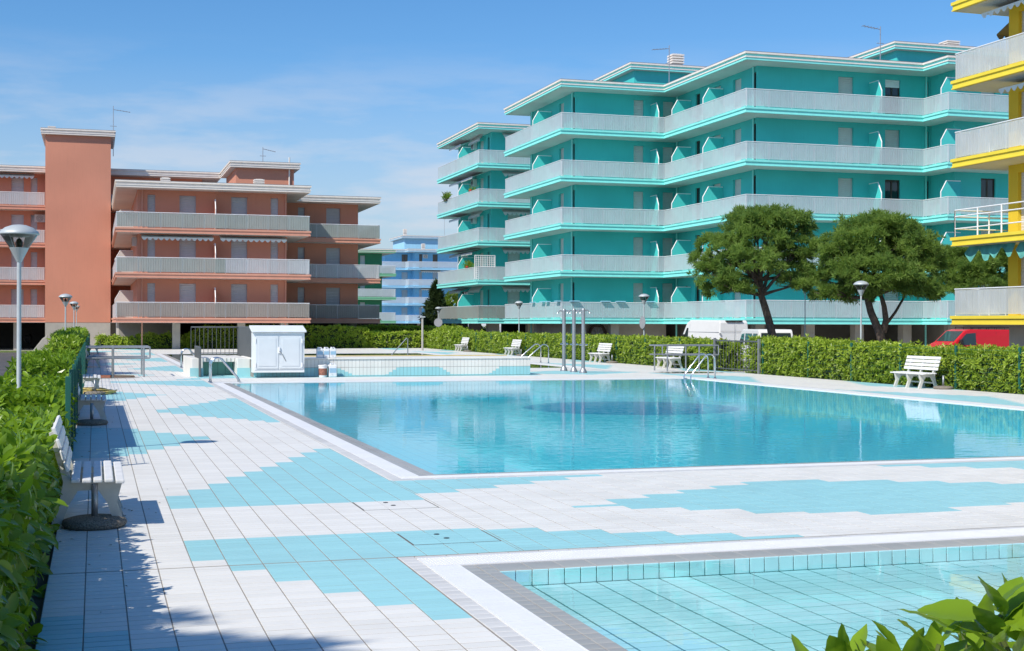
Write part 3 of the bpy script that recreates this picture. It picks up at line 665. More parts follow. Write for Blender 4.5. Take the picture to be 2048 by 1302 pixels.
# ---- teal building, front block
T = thing('apartment_building', 'turquoise five storey apartment block with white wraparound balconies behind the pine trees', 'building', (34, 79, STREET))
O = [(27.65, 91.4), (27.65, 79.3), (34.6, 79.3), (34.6, 68.0), (46.0, 68.0), (46.0, 65.6), (60.0, 65.6), (60.0, 91.4)]
W = offset_poly(O, -1.45)
def ox(x0, x1, w, h, kind, lo=0.02): return ('x', x0, x1, h, kind, lo)
a, b_, c, d, e, f_ = W[0], W[1], W[2], W[3], W[4], W[5]
for k in range(5):
    z = Z0 + ST * k; slab(T, O, z, 'teal_trim'); zf = z + SLAB; zt = z + ST
    yy = lambda x, p: abs(wy(x, p[0]) - p[1]); xx = lambda x, p: abs(wx(x, p[1]) - p[0])
    kd = 'w' if k == 2 else ('o' if k == 4 else 's')
    segs = [(W[0], W[1], [(yy(1126.5, W[0]), yy(1117, W[0]), 2.3, 's'), (yy(1149, W[0]), yy(1143, W[0]), 2.3, 'w')]),
            (W[1], W[2], [(xx(1266.5, W[1]), xx(1286.5, W[1]), 2.3, 's'), (xx(1325, W[1]), xx(1346, W[1]), 2.3, 's')]),
            (W[2], W[3], [(yy(1375, W[2]), yy(1368, W[2]), 2.1, 'w', 1.5), (yy(1399, W[2]), yy(1390, W[2]), 2.3, 'w'), (yy(1440, W[2]), yy(1424, W[2]), 2.3, 's'), (yy(1481, W[2]), yy(1465, W[2]), 2.3, 's'), (yy(1511, W[2]), yy(1503.5, W[2]), 2.3, 'w')]),
            (W[3], W[4], [(xx(1675.6, W[3]), xx(1706, W[3]), 2.3, 's'), (xx(1769, W[3]), xx(1799, W[3]), 2.3, kd), (xx(1849, W[3]), xx(1862, W[3]), 2.3, 'w' if k == 2 else 's')]),
            (W[4], W[5], []), (W[5], W[6], [(xx(1961, W[5]), xx(1990, W[5]), 2.3, 'w' if k == 2 else 's')]), (W[6], W[7], []), (W[7], W[0], [])]
    storey_walls(T, zf, zt, segs, 'teal_wall', 'shutter')
    In = offset_poly(O, -.05)
    for i in range(6): railing(T, In[i], In[i + 1], zf, [(1.01, 'rail_white')])
    zp = zf
    Y = wy(1064, 27.75); partition(T, (W[0][0], Y), (27.78, Y), zp, 'teal_wall')
    X = wx(1317, 79.4); partition(T, (X, W[1][1]), (X, 79.43), zp, 'teal_wall')
    for pxx in (1342, 1404): Y = wy(pxx, 34.7); partition(T, (W[2][0], Y), (34.73, Y), zp, 'teal_wall')
    X = wx(1763, 68.1); partition(T, (X, W[3][1]), (X, 68.13), zp, 'teal_wall')
    Y = wy(1880, 46.1); partition(T, (W[4][0], Y), (46.13, Y), zp, 'teal_wall')
zr = Z0 + ST * 5
roof(T, O, zr, 'teal_trim')
for (x0, x1, y0, y1) in ((35.2, 40.4, 85.8, 92.6), (48.4, 56.5, 74.4, 80.8)):
    MB().box(x0, x1, y0, y1, zr + .4, zr + 2.6).build('stair_tower', 'teal_wall', T); roof(T, [(x0 - .4, y1 + .4), (x0 - .4, y0 - .4), (x1 + .4, y0 - .4), (x1 + .4, y1 + .4)], zr + 2.6, 'teal_trim', name='tower_roof')
chimney(T, *at(1350, 118, 94)[:2], zr + 2.9, .75, 1.1); chimney(T, *at(1897, 92, 88)[:2], zr + 2.9, .8, .8); chimney(T, *at(1182, 158, 90)[:2], zr + .45, .6, .45)
p = at(1337, 160, 88); antenna(T, p[0], p[1], zr + .4, 3.0, 1.2, -1, .12); p = at(1759, 120, 80); antenna(T, p[0], p[1], zr + .4, 2.5, 1.2, -1, -.12)
for (x, y) in ((W[1][0] - .07, W[1][1] + .35), (W[2][0] - .07, W[2][1] - .35), (W[3][0] - .07, W[3][1] + .35), (W[4][0] - .3, W[4][1] - .07), (W[0][0] - .07, W[0][1] - .5)):
    MB().tube([(x, y, STREET), (x, y, zr - .02)], .055, 8).build('downpipe', 'teal_trim', T)
# ground floor: garages and pillars under the building
ga = [(xx_, 81.4) for xx_ in (29.4, 33.2)]
MB().box(29.4, 35.6, 81.2, 90, STREET, Z0 - .015).box(37.2, 58, 76.5, 90, STREET, Z0 - .015).box(29.4, 29.6, 80.0, 81.2, STREET, Z0 - .015).build('garage_wall', 'concrete', T)
MB().box(48.5, 58.0, 69.5, 76.5, STREET, Z0 - .02).build('garage_wall', 'concrete', T)
for (x, y) in ((29.3, 88.5), (31.6, 80.4), (36.0, 69.2), (39.2, 69.2), (42.4, 69.2), (45.6, 69.2), (36.0, 74.0), (47.4, 66.8), (52, 66.8)): MB().box(x - .28, x + .28, y - .28, y + .28, STREET, Z0 - .02).build('pillar', 'concrete', T)
# ---- teal building, rear block
T2 = thing('apartment_building', 'slimmer turquoise block with striped awnings and balcony plants left of the larger one', 'building', (33, 105, STREET))
O2 = [(27.65, 111.0), (27.65, 98.3), (42, 98.3), (42, 111.0)]; W2 = offset_poly(O2, -1.45)
for k in range(5):
    z = Z0 + ST * k; zf = z + SLAB; slab(T2, O2, z, 'teal_trim'); yy = lambda x: abs(wy(x, W2[0][0]) - W2[0][1]); xx = lambda x: abs(wx(x, W2[1][1]) - W2[1][0])
    storey_walls(T2, zf, z + ST, [(W2[0], W2[1], [(yy(966), yy(957), 2.3, 's'), (yy(978), yy(974), 2.3, 'w'), (yy(935), yy(922), 2.3, 's' if k % 2 else 'w')]), (W2[1], W2[2], [(xx(1015), xx(1040), 2.3, 's')]), (W2[2], W2[3], []), (W2[3], W2[0], [])], 'teal_wall', 'shutter')
    In = offset_poly(O2, -.05); m = 'rail_brown' if k == 0 else 'rail_white'
    for i in range(2): railing(T2, In[i], In[i + 1], zf, m)
    Y = wy(915, 27.75); partition(T2, (W2[0][0], Y), (27.78, Y), zf, 'teal_wall')
    ys = [(wy(912, 28.6), wy(886, 28.3)), (wy(945, 28.6), wy(917, 28.6))]
    awning(T2, (28.9, 108.6), (28.9, 104.9), z + ST - .05, .85, .28, 'awning_white'); awning(T2, (28.9, 104.6), (28.9, 101.2), z + ST - .05, [.3, .9, .3, .9, .3][k], .3, 'awning_white')
    awning(T2, (29.9, 99.6), (34.5, 99.6), z + ST - .05, .5, .25, 'awning_white', .2)
    if k in (2, 3, 4): ac_unit(T2, W2[0][0] - .01, wy(946, 28.9), zf + 1.75)
roof(T2, O2, zr, 'teal_trim'); chimney(T2, *at(1013, 250, 108)[:2], zr + .45, .6, .5)
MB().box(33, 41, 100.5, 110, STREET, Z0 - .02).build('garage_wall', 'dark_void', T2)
for (x, y) in ((29.3, 99.9), (32.5, 99.9), (29.3, 105), (29.3, 109)): MB().box(x - .45, x + .45, y - .3, y + .3, STREET, Z0 - .02).build('pillar', 'concrete', T2)
q = MB(); X0_, X1_ = wx(949, 98.5), wx(989, 98.5); zb = Z0 + ST + SLAB + RAIL
for i in range(12):
    t0 = i / 11
    q.tube([(X0_ + (X1_ - X0_) * t0, 98.42, zb - .9), (X0_ + (X1_ - X0_) * t0, 98.42, zb + .85)], .02, 4); q.tube([(X0_, 98.42, zb - .9 + 1.75 * t0), (X1_, 98.42, zb - .9 + 1.75 * t0)], .02, 4)
q.tube([(X0_, 98.42, zb - .9), (X0_, 98.42, zb + .87), (X1_, 98.42, zb + .87), (X1_, 98.42, zb - .9)], .045, 5); q.build('lattice_screen', 'white_paint', T2)

# ---- orange building
OR = thing('apartment_building', 'terracotta apartment building with a tall windowless stair tower beyond the back hedge', 'building', (8, 100, STREET))
P1 = [(1.28, 112.2), (1.28, 91.6), (13.96, 91.6), (13.96, 98.3), (20.15, 98.3), (20.15, 112.2)]; WP = offset_poly(P1, -1.4)
for k in range(3):
    z = Z0 + ST * k; zf = z + SLAB; slab(OR, P1, z, 'orange_trim'); xx = lambda x, p: abs(wx(x, p[1]) - p[0])
    storey_walls(OR, zf, z + ST, [(WP[0], WP[1], []), (WP[1], WP[2], [(xx(294.6, WP[1]), xx(310, WP[1]), 2.3, 's'), (xx(358.5, WP[1]), xx(391.5, WP[1]), 2.3, 's'), (xx(462, WP[1]), xx(494, WP[1]), 2.3, 's'), (xx(541, WP[1]), xx(556, WP[1]), 2.3, 's')]),
        (WP[2], WP[3], []), (WP[3], WP[4], [(xx(595.5, WP[3]), xx(609, WP[3]), 2.3, 's'), (xx(652, WP[3]), xx(680, WP[3]), 2.3, 's')]), (WP[4], WP[5], []), (WP[5], WP[0], [])], 'orange_wall', 'shutter_grey')
    In = offset_poly(P1, -.05); m1 = ['rail_brown', [(.52, 'rail_green'), (1.01, 'rail_white')], 'rail_green'][k]; m2 = ['rail_brown', 'rail_white', 'rail_green'][k]
    railing(OR, In[0], In[1], zf, 'rail_white'); railing(OR, In[1], In[2], zf, m1); railing(OR, In[2], In[3], zf, m2); railing(OR, In[3], In[4], zf, m2); railing(OR, In[4], In[5], zf, m2)
    X = wx(431, 91.7); partition(OR, (X, WP[1][1]), (X, 91.73), zf, 'orange_wall'); Y = 103.0; partition(OR, (WP[0][0], Y), (1.4, Y), zf, 'soffit')
roof(OR, P1, Z0 + ST * 3, 'cornice')
zf = Z0 + ST + SLAB
for (xa, xb) in ((282, 425), (438, 570)): awning(OR, (wx(xa, 92.9), 92.9), (wx(xb, 92.9), 92.9), Z0 + ST * 2 - .04, .9, .22, 'awning_white')
ac_unit(OR, WP[1][0] - .01, 94.4, Z0 + ST * 2 - .75); ac_unit(OR, WP[2][0] + .31, 95.5, Z0 + ST * 2 - .8)
# left wing, four storeys, and the upper block behind
P3 = [(-24, 124), (-24, 112.3), (9.8, 112.3), (9.8, 124)]; W3 = offset_poly(P3, -1.4)
for k in range(4):
    z = Z0 + ST * k; zf = z + SLAB; slab(OR, P3, z, 'orange_trim'); xx = lambda x: abs(wx(x, W3[1][1]) - W3[1][0])
    storey_walls(OR, zf, z + ST, [(W3[0], W3[1], []), (W3[1], W3[2], [(xx(22), xx(47), 2.3, 's'), (xx(61), xx(74), 2.3, 's'), (xx(-60), xx(-35), 2.3, 's'), (xx(236), xx(250), 2.3, 's')]), (W3[2], W3[3], []), (W3[3], W3[0], [])], 'orange_wall', 'shutter_grey')
    In = offset_poly(P3, -.05); railing(OR, (-9, 112.35), (-3.8, 112.35), zf, 'rail_white'); railing(OR, (1.2, 112.35), (9.7, 112.35), zf, 'rail_white')
ac_unit(OR, -4.2, 113.65, Z0 + ST * 3 - .9, '-y'); awning(OR, (-9, 113.6), (-4.6, 113.6), Z0 + ST * 4 - .05, .9, .25, 'awning_white')
roof(OR, P3, Z0 + ST * 4, 'cornice')
zz = Z0 + ST * 3
MB().box(10.2, 14.6, 104.2, 112, zz + .45, zz + ST).build('upper_block', 'orange_wall', OR); roof(OR, [(9.75, 112.3), (9.75, 103.75), (15.0, 103.75), (15.0, 112.3)], zz + ST + .0, 'cornice', name='upper_roof')
tx0, tx1 = wx(90, 110.6), wx(221, 110.6)
MB().box(tx0, tx1, 110.6, 118, Z0, 16.35).build('stair_tower', 'orange_wall', OR); MB().box(tx0 + .01, tx1 - .01, 110.62, 118, STREET, Z0).build('tower_base', 'concrete', OR)
roof(OR, [(tx0 - .3, 118.3), (tx0 - .3, 110.3), (tx1 + .3, 110.3), (tx1 + .3, 118.3)], 16.35, 'cornice', name='tower_roof')
chimney(OR, tx0 + .4, 113, 16.8, .5, .5); chimney(OR, wx(330, 98), 98, zz + .45, .55, .9); chimney(OR, wx(517, 97), 97, zz + .45, .6, .9)
p = at(225, 305, 109); antenna(OR, tx1 + .2, 112, 15.0, 4.0, 1.3, 1, .12); antenna(OR, wx(525, 108), 108, zz + ST + .4, 1.7, 1.0, 1, .2)
MB().tube([(wx(578, 104.1), 104.1, zz + .4), (wx(578, 104.1), 104.1, zz + ST + .9)], .06, 6).build('downpipe', 'cornice', OR)
MB().tube([(WP[2][0] - .1, WP[2][1] - .06, STREET), (WP[2][0] - .1, WP[2][1] - .06, zz)], .05, 6).build('downpipe', 'orange_trim', OR); MB().tube([(WP[1][0] + .3, WP[1][1] - .06, STREET), (WP[1][0] + .3, WP[1][1] - .06, zz)], .05, 6).build('downpipe', 'orange_trim', OR)
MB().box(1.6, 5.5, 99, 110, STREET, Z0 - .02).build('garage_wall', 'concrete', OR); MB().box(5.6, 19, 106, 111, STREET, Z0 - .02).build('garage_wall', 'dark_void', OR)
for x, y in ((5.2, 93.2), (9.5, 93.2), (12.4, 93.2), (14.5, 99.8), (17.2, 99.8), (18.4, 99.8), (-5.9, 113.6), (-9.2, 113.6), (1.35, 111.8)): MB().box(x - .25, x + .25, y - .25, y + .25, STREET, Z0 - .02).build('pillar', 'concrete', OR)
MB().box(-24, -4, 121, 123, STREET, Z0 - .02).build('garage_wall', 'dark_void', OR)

# ---- green and blue buildings far behind
def far_block(label, poly, n, wallm, trim, wins, railm, base, pent=None, corner=2):
    R = thing('apartment_building', label, 'building', base); Wf = offset_poly(poly, -1.5)
    for k in range(n):
        z = Z0 + ST * k; zf = z + SLAB; slab(R, poly, z, trim)
        segs = []
        for i in range(len(poly)):
            p0, p1 = Wf[i], Wf[(i + 1) % len(poly)]; ops = []
            if abs(p0[1] - p1[1]) < .01 and p1[0] > p0[0]:
                for x0, x1, kd in wins:
                    s0, s1 = wx(x0, p0[1]) - p0[0], wx(x1, p0[1]) - p0[0]
                    if s0 > .1 and s1 < p1[0] - p0[0] - .1: ops.append((s0, s1, 2.3, kd if k == n - 1 else 's'))
            segs.append((p0, p1, ops))
        storey_walls(R, zf, z + ST, segs, wallm, 'shutter_grey')
        In = offset_poly(poly, -.05)
        for i in range(len(poly) - 1): railing(R, In[i], In[i + 1], zf, railm, 6.0)
    roof(R, poly, Z0 + ST * n, trim)
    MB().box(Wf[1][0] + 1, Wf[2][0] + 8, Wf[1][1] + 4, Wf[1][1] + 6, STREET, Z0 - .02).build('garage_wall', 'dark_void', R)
    for i in range(4): x = Wf[1][0] + 2 + i * 4; MB().box(x - .3, x + .3, Wf[1][1], Wf[1][1] + .6, STREET, Z0 - .02).build('pillar', 'concrete', R)
    return R
GR = far_block('dark green block mostly hidden behind the terracotta building', [(14, 182), (14, 169), (30, 169), (30, 166.7), (36.2, 166.7), (36.2, 182)], 3, 'green_wall', 'green_trim', [(720, 730, 's'), (775, 782, 's')], 'rail_white', (28, 172, STREET))
BL = far_block('light blue four storey block in the distance between the terracotta and turquoise buildings', [(44.5, 236), (44.5, 219.3), (49.2, 219.3), (49.2, 217.2), (59.5, 217.2), (59.5, 236)], 4, 'blue_wall', 'blue_trim', [(803, 815, 'w'), (838, 844, 'w'), (865, 875, 'w')], 'rail_white', (52, 226, STREET))
zz = Z0 + ST * 4
MB().box(49.4, 57.5, 221, 230, zz + .4, zz + 2.4).build('stair_tower', 'blue_trim', BL); roof(BL, [(48.9, 230.5), (48.9, 220.5), (58, 220.5), (58, 230.5)], zz + 2.4, 'blue_trim', name='tower_roof')
antenna(BL, 56.3, 221, zz + 2.8, 5.0, .5, 1, .0); ac_unit(BL, wx(850, 218.6), 218.65, zz - 1.0, '-y')
for k in (1, 2, 3): awning(BL, (wx(840, 218.6), 218.6), (wx(880, 218.6), 218.6), Z0 + ST * k - .05 , .7, .2, 'awning_white')
chimney(BL, 49.6, 221.5, zz + 2.8, .5, 1.2); chimney(BL, wx(846, 219), 219, zz + .45, .5, 1.0)
chimney(GR, 30.5, 170, Z0 + ST * 3 + .45, .6, 1.0)

# ---- yellow building at the right edge
YE = thing('apartment_building', 'bright yellow apartment building cut off by the right edge of the view', 'building', (34, 36, STREET))
PY = [(30.87, 43.75), (30.87, 22.0), (46, 22.0), (46, 43.75)]; WY = offset_poly(PY, -1.42)
for k in range(5):
    z = Z0 + ST * k; zf = z + SLAB; slab(YE, PY, z, 'yellow_trim')
    storey_walls(YE, zf, z + ST, [(WY[0], WY[1], [(0.55, 2.0, 2.3, 's'), (3.2, 4.6, 2.3, 's')]), (WY[1], WY[2], []), (WY[2], WY[3], []), (WY[3], WY[0], [])], 'yellow_wall', 'shutter')
    In = offset_poly(PY, -.05)
    if k == 1:
        q = MB()
        for (a0, b0) in (((30.95, 43.68), (30.95, 30)), ((40, 43.68), (30.95, 43.68))):
            a0, b0 = Vector(a0), Vector(b0); L = (b0 - a0).length; nn = int(L / 1.3)
            for h in (.32, .78, 1.02): q.tube([(a0.x, a0.y, zf + h), (b0.x, b0.y, zf + h)], .026, 6)
            for i in range(nn + 1): pp = a0 + (b0 - a0) * (i / nn); q.tube([(pp.x, pp.y, zf), (pp.x, pp.y, zf + 1.02)], .03, 6)
        q.build('pipe_railing', 'white_paint', YE)
    else:
        railing(YE, (30.95, 43.68), (30.95, 26), zf, 'rail_white'); railing(YE, (40, 43.68), (30.95, 43.68), zf, 'rail_white')
q = MB()
for j, (ya, yb, dp) in enumerate(((43.3, 41.9, .5), (41.9, 40.6, .42), (40.4, 39.0, .5))):       # limp scalloped awning under the pipe railing
    N = 14; pts = [(ya + (yb - ya) * i / N, .12 + dp * abs(math.sin(math.pi * (i / N) * 1.5 + .35))) for i in range(N + 1)]
    for (y0, d0), (y1, d1) in zip(pts[:-1], pts[1:]): q.quad((31.3, y0, Z0 + ST - .02), (31.3, y1, Z0 + ST - .02), (31.1 - .04 * math.sin(y1 * 9), y1, Z0 + ST - d1), (31.1 - .04 * math.sin(y0 * 9), y0, Z0 + ST - d0))
q.build('awning', 'awning_teal', YE)
awning(YE, (32.2, 42.6), (32.2, 37), Z0 + ST * 4 - .05, .9, .25, 'awning_white'); awning(YE, (33.6, 43.6), (32.3, 43.6), Z0 + ST * 3 + 1.2, .3, .15, 'awning_dark'); awning(YE, (32.2, 41.6), (32.2, 37), Z0 + ST * 3 - .05, .9, .25, 'awning_white')
awning(YE, (37.5, 42.35), (32.6, 42.35), Z0 + ST * 4 - .35, 1.1, .45, 'awning_dark')
MB().box(32.32, 33.2, 30, 42.3, STREET, Z0 - .02).build('pillar_wall', 'concrete', YE)

# ------------------------------------------------------------------ raised tiled tank with steps behind the main pool
K = thing('raised_tank', 'raised white and blue tiled tank wall behind the main pool', 'tank', (9.5, 46, 0))
TZ, TXa, TXb, TYa, TYb = 0.60, 4.95, 14.45, 44.62, 48.2
MB().box(TXa, TXb, TYa, TYb, 0.001, TZ - .03).build('tank_body', 'grout', K)
MB().box(TXa - .03, TXb + .03, TYa - .04, TYb + .03, TZ - .03, TZ + .02).build('tank_cap', 'tile_white', K, bevel=.008)
V, L, MI = [], [], []
nT = int((TXb - TXa) / .125)
for i in range(nT):
    for j, (za, zb) in enumerate(((.015, .30), (.31, .565))):
        x0, x1 = TXa + i * .125 + .004, TXa + (i + 1) * .125 - .004; xm = (x0 + x1) / 2
        edge = lambda p0, p1, d0: (xm - wx(p0, TYa)) / (wx(p1, TYa) - wx(p0, TYa)) if d0 > 0 else 1 - (xm - wx(p0, TYa)) / (wx(p1, TYa) - wx(p0, TYa))
        lv = max(min(1, edge(675, 712, -1)), min(edge(770, 797, 1), edge(880, 907, -1)), edge(975, 1002, 1)); lv = max(.10, min(1, lv))   # height of the blue zigzag
        blue = j == 0 and lv > .97
        o = len(V); yf = TYa - .012
        cut = j == 0 and not blue
        zs = [za, zb] if not cut else [za, za + (zb - za) * lv, zb]
        for q0, q1, mi in ([(za, zb, 1 if blue else 0)] if not cut else [(zs[0], zs[1], 1), (zs[1], zs[2], 0)]):
            o = len(V); V += [(x0, yf, q0), (x1, yf, q0), (x1, yf, q1), (x0, yf, q1), (x0, TYa, q0), (x1, TYa, q0), (x1, TYa, q1), (x0, TYa, q1)]
            for f in ((0,1,2,3), (1,5,6,2), (4,0,3,7), (3,2,6,7), (4,5,1,0)): L += [v + o for v in f]; MI.append(mi)
o_ = OFF[K.name]; ob = raw_mesh('wall_tiles', np.array(V) - np.array(o_), np.array(L), 4, ['tile_white', 'tile_blue'], K, MI); struct(ob, 'stuff')
MB().box(6.9, 14.2, 46.6, 46.75, TZ + .02, TZ + .05).build('edge_strip', 'hose_yellow', K)
KB = thing('tiled_stair_block', 'low tiled stair block with a dark opening left of the white cabinet', 'steps', (4.0, 47, 0))
MB().box(3.05, 3.42, 45.75, 50.2, .001, .60).box(4.52, 4.94, 45.55, 50.2, .001, .60).box(3.42, 4.52, 46.3, 50.2, .46, .60).box(3.42, 4.52, 47.1, 50.2, .001, .46).build('block_wall', 'tile_white', KB, bevel=.02)
MB().box(3.43, 4.51, 46.9, 47.0, .01, .455).build('opening_back', 'basin_far', KB)
MB().box(3.0, 3.43, 45.70, 45.745, .002, .28).box(4.515, 4.945, 45.50, 45.545, .002, .28).build('blue_skirting', 'tile_blue', KB)
q = MB()
for i in range(9): x = 3.43 + 1.08 * i / 8; q.box(x - .006, x + .006, 46.285, 46.297, .47, .59)
q.build('tile_joints', 'grout', KB)
RL = thing('stair_railing', 'dull grey barred railing around the tiled stair block', 'railing', (4.1, 48, 0))
def bars(a, b, z0, z1, n, nm, parent, m='steel_dull', r=.010):
    q = MB(); a, b = Vector(a), Vector(b)
    for i in range(n + 1): p = a + (b - a) * i / n; q.tube([(p.x, p.y, z0), (p.x, p.y, z1)], r, 5)
    q.tube([(a.x, a.y, z1), (b.x, b.y, z1)], .03, 6); q.tube([(a.x, a.y, z0 + .08), (b.x, b.y, z0 + .08)], .02, 5)
    return q.build(nm, m, parent)
bars((3.32, 50.1), (4.98, 50.1), .60, 1.62, 11, 'back_panel', RL, 'steel_dark'); bars((5.02, 45.4), (5.02, 50.1), .62, 1.63, 38, 'side_panel', RL, 'steel_dark', r=.03); bars((3.30, 45.3), (3.30, 47.6), .60 - .60, .97, 20, 'side_panel', RL, 'steel_dark', r=.03)

# ---- cabinet and chemical canisters
CB = thing('electrical_cabinet', 'white two door cabinet with a sloping lid on the tank wall', 'cabinet', (5.9, 44.4, 0.18))
cx0, cx1 = wx(506, 44.1), wx(609, 44.1); cy0, cy1 = 44.08, 44.58
MB().box(cx0, cx1, cy0, cy1, .17, 1.46).build('body', 'cabinet_trim', CB, bevel=.012)
MB().add([(cx0 - .05, cy0 - .09, 1.47), (cx1 + .05, cy0 - .09, 1.47), (cx1 + .05, cy1 + .2, 1.63), (cx0 - .05, cy1 + .2, 1.63), (cx0 - .05, cy0 - .09, 1.53), (cx1 + .05, cy0 - .09, 1.53), (cx1 + .05, cy1 + .2, 1.70), (cx0 - .05, cy1 + .2, 1.70)],
         [(3,2,1,0),(4,5,6,7),(0,1,5,4),(1,2,6,5),(2,3,7,6),(3,0,4,7)]).build('lid', 'cabinet_trim', CB, bevel=.01)
cm = (cx0 + cx1) / 2
MB().box(cx0 + .05, cx1 - .05, cy0 - .012, cy0 - .002, .26, 1.40).build('door_frame', 'cabinet_trim', CB)
for s, (xa, xb) in enumerate(((cx0 + .09, cm - .02), (cm + .02, cx1 - .09))):
    dr = MB().box(xa, xb, cy0 - .035, cy0 - .014, .30, 1.36).build('door', 'cabinet', CB, bevel=.006)
    MB().box(xa + .08, xb - .08, cy0 - .045, cy0 - .036, .38, 1.28).build('door_panel', 'cabinet', dr, bevel=.004)
    for zz_ in (.42, 1.2):
        xh = xa - .01 if s == 0 else xb + .01; MB().tube([(xh, cy0 - .04, zz_ - .07), (xh, cy0 - .04, zz_ + .07)], .018, 6).build('hinge', 'white_paint', dr)
MB().box(cm - .035, cm + .035, cy0 - .075, cy0 - .04, .80, 1.0).build('handle', 'white_paint', CB, bevel=.012)
MB().tube([(cm, cy0 - .08, .87), (cm + .06, cy0 - .09, .82), (cm + .14, cy0 - .07, .68), (cm + .22, cy0 - .05, .54)], .012, 5).build('lever', 'steel_dull', CB)
def canister(label, x, y, z, w, d, h, group=None):
    t = thing('canister', label, 'canister', (x, y, z), group=group)
    MB().box(x - w/2, x + w/2, y - d/2, y + d/2, z, z + h * .86).build('body', 'can_white', t, bevel=.028)
    MB().box(x - w*.42, x + w*.42, y - d/2 - .003, y - d/2 - .0005, z + h*.30, z + h*.62).build('label_print', 'can_blue', t)
    MB().lathe([(0, 0), (.035, 0), (.035, .05), (0, .055)], (x - w*.22, y - d*.1, z + h*.86), 12).build('cap', 'can_white', t)
    MB().tube(arc((x + w*.12, y, z + h*.84), w*.22, 0, math.pi, 8), .014, 6).build('handle', 'can_white', t)
    MB().lathe([(0, 0), (.02, 0)], (x - w*.1, y - d/2 - .004, z + h*.2), 8).build('mark', 'tail_lamp', t)
for i, xp in enumerate((639.5, 652.5, 665.5)):
    canister(['left canister of three on top of the tank wall', 'middle canister of three on top of the tank wall', 'right canister of three on top of the tank wall'][i], wx(xp, 44.75), 44.75, TZ + .02, .21, .19, .36, 'canisters on the tank wall')
canister('taller white canister standing on the deck against the tank wall', wx(665, 44.35), 44.35, 0.001, .27, .22, .47)
t = thing('bucket', 'white plastic bucket with brown printed picture beside a canister', 'bucket', (wx(646, 44.3), 44.3, 0))
bx, by = wx(646, 44.3), 44.3
MB().lathe([(0, .001), (.125, .001), (.145, .36), (.155, .362), (.155, .40), (0, .405)], (bx, by, 0), 24).build('pail', 'can_white', t, smooth=False)
MB().lathe([(.1292, .06), (.1425, .29)], (bx, by, 0), 24).build('print', 'print_brown', t); MB().tube(arc((bx, by, .34), .158, math.pi * 1.05, math.pi * 1.95, 10, (1, 0, 0), (0, -.9, -.5)), .006, 5).build('bail_handle', 'steel_dull', t)

# ------------------------------------------------------------------ steel: ladders, showers, rails
def ladder(label, x_deck, x_water, y, dy, top=.74, m='steel'):
    t = thing('pool_ladder', label, 'pool ladder', (x_deck, y, 0)); s = 1 if x_water > x_deck else -1
    for k in range(2):
        yk = y + k * dy; L = abs(x_water - x_deck); r = .20
        path = [(x_deck, yk, 0), (x_deck, yk, top - r)] + [tuple(p) for p in arc((x_deck + s*r, yk, top - r), r, math.pi, math.pi*.30, 8, (s, 0, 0))][1:] + [(x_water - s*.06, yk, .16), (x_water - s*.01, yk, .06), (x_water, yk, -.1), (x_water, yk, -.6)]
        MB().tube(path, .024, 10).build('rail', m, t, smooth=True)
        MB().lathe([(.055, 0), (.055, .012), (.03, .03), (.024, .03)], (x_deck, yk, .001), 14).build('flange', m, t)
    for i in range(3): z = -.18 - .2 * i; MB().box(min(x_water - .04, x_water + .04), x_water + .04, y, y + dy, z - .012, z + .012).build('step', m, t)
ladder('steel ladder at the left back corner of the main pool', 3.28, 4.12, 40.75, .5)
ladder('steel ladder at the right back corner of the main pool', 19.32, 18.45, 40.1, .52, .80)
ladder('steel ladder on the left side of the far pool beside the stair block', 3.28, 4.1, 54.8, .5)
ladder('steel ladder on the right side of the far pool behind the showers', 19.45, 18.3, 57.4, 1.1, .85)
t = thing('pool_handrail', 'slanting steel handrail at the far pool in front of the back hedge', 'handrail', (15.9, 72, 0))
MB().tube([(15.3, 71.8, 0), (16.2, 71.8, .98), (16.25, 71.8, .95), (16.25, 71.8, 0)], .03, 8).build('rail', 'steel_dull', t)
def shower(label, x, y):
    t = thing('shower_post', label, 'shower', (x, y, 0), group='shower posts behind the main pool')
    MB().lathe([(0, .001), (.14, .001), (.13, .06), (.085, .15), (.066, .18), (.066, 2.28), (.05, 2.33), (0, 2.34)], (x, y, 0), 16).build('post', 'steel_dull', t, smooth=False)
    for s in (-1, 1):
        MB().tube([(x + s*.05, y, 2.25), (x + s*.17, y, 2.27), (x + s*.24, y, 2.20)], .022, 8).build('arm', 'steel_dull', t); MB().lathe([(.03, .04), (.05, 0), (0, 0)], (x + s*.25, y, 2.16), 10).build('shower_head', 'steel_dull', t)
    MB().tube([(x - .16, y - .02, 1.02), (x + .16, y - .02, 1.02)], .028, 8).build('valve', 'steel', t); MB().lathe([(.066, .96), (.08, .97), (.08, 1.07), (.066, 1.08)], (x, y, 0), 14).build('valve_collar', 'steel', t)
for i, y in enumerate((47.9, 46.8, 45.8)): shower(['left shower post of the three by the pool', 'middle shower post of the three by the pool', 'right shower post of the three by the pool'][i], 16.84, y)
def double_rail(label, x0, x1, ys, posts):
    t = thing('foot_bath_rail', label, 'handrail', ((x0 + x1) / 2, ys[0], 0))
    for y in ys:
        for z in (.62, .97): MB().tube([(x0, y, z), (x1, y, z)], .028, 8).build('bar', 'steel_dull', t)
        for xp in posts: MB().tube([(xp, y, 0), (xp, y, .97)], .03, 8).build('post', 'steel_dull', t)
    for xe in (x0, x1):
        MB().tube([(xe, ys[0], .97), (xe, ys[-1], .97)], .028, 8).build('end_bar', 'steel_dull', t); MB().tube([(xe, ys[0], .62), (xe, ys[0], .97)], .026, 8).build('end_bar', 'steel_dull', t)
double_rail('grey double tube rail over the left foot bath', -.28, 1.72, (45.75, 47.9), (.57, 1.53)); double_rail('grey double tube rail over the right foot bath near the gate', 20.2, 22.5, (46.4, 47.6), (20.4, 21.7))

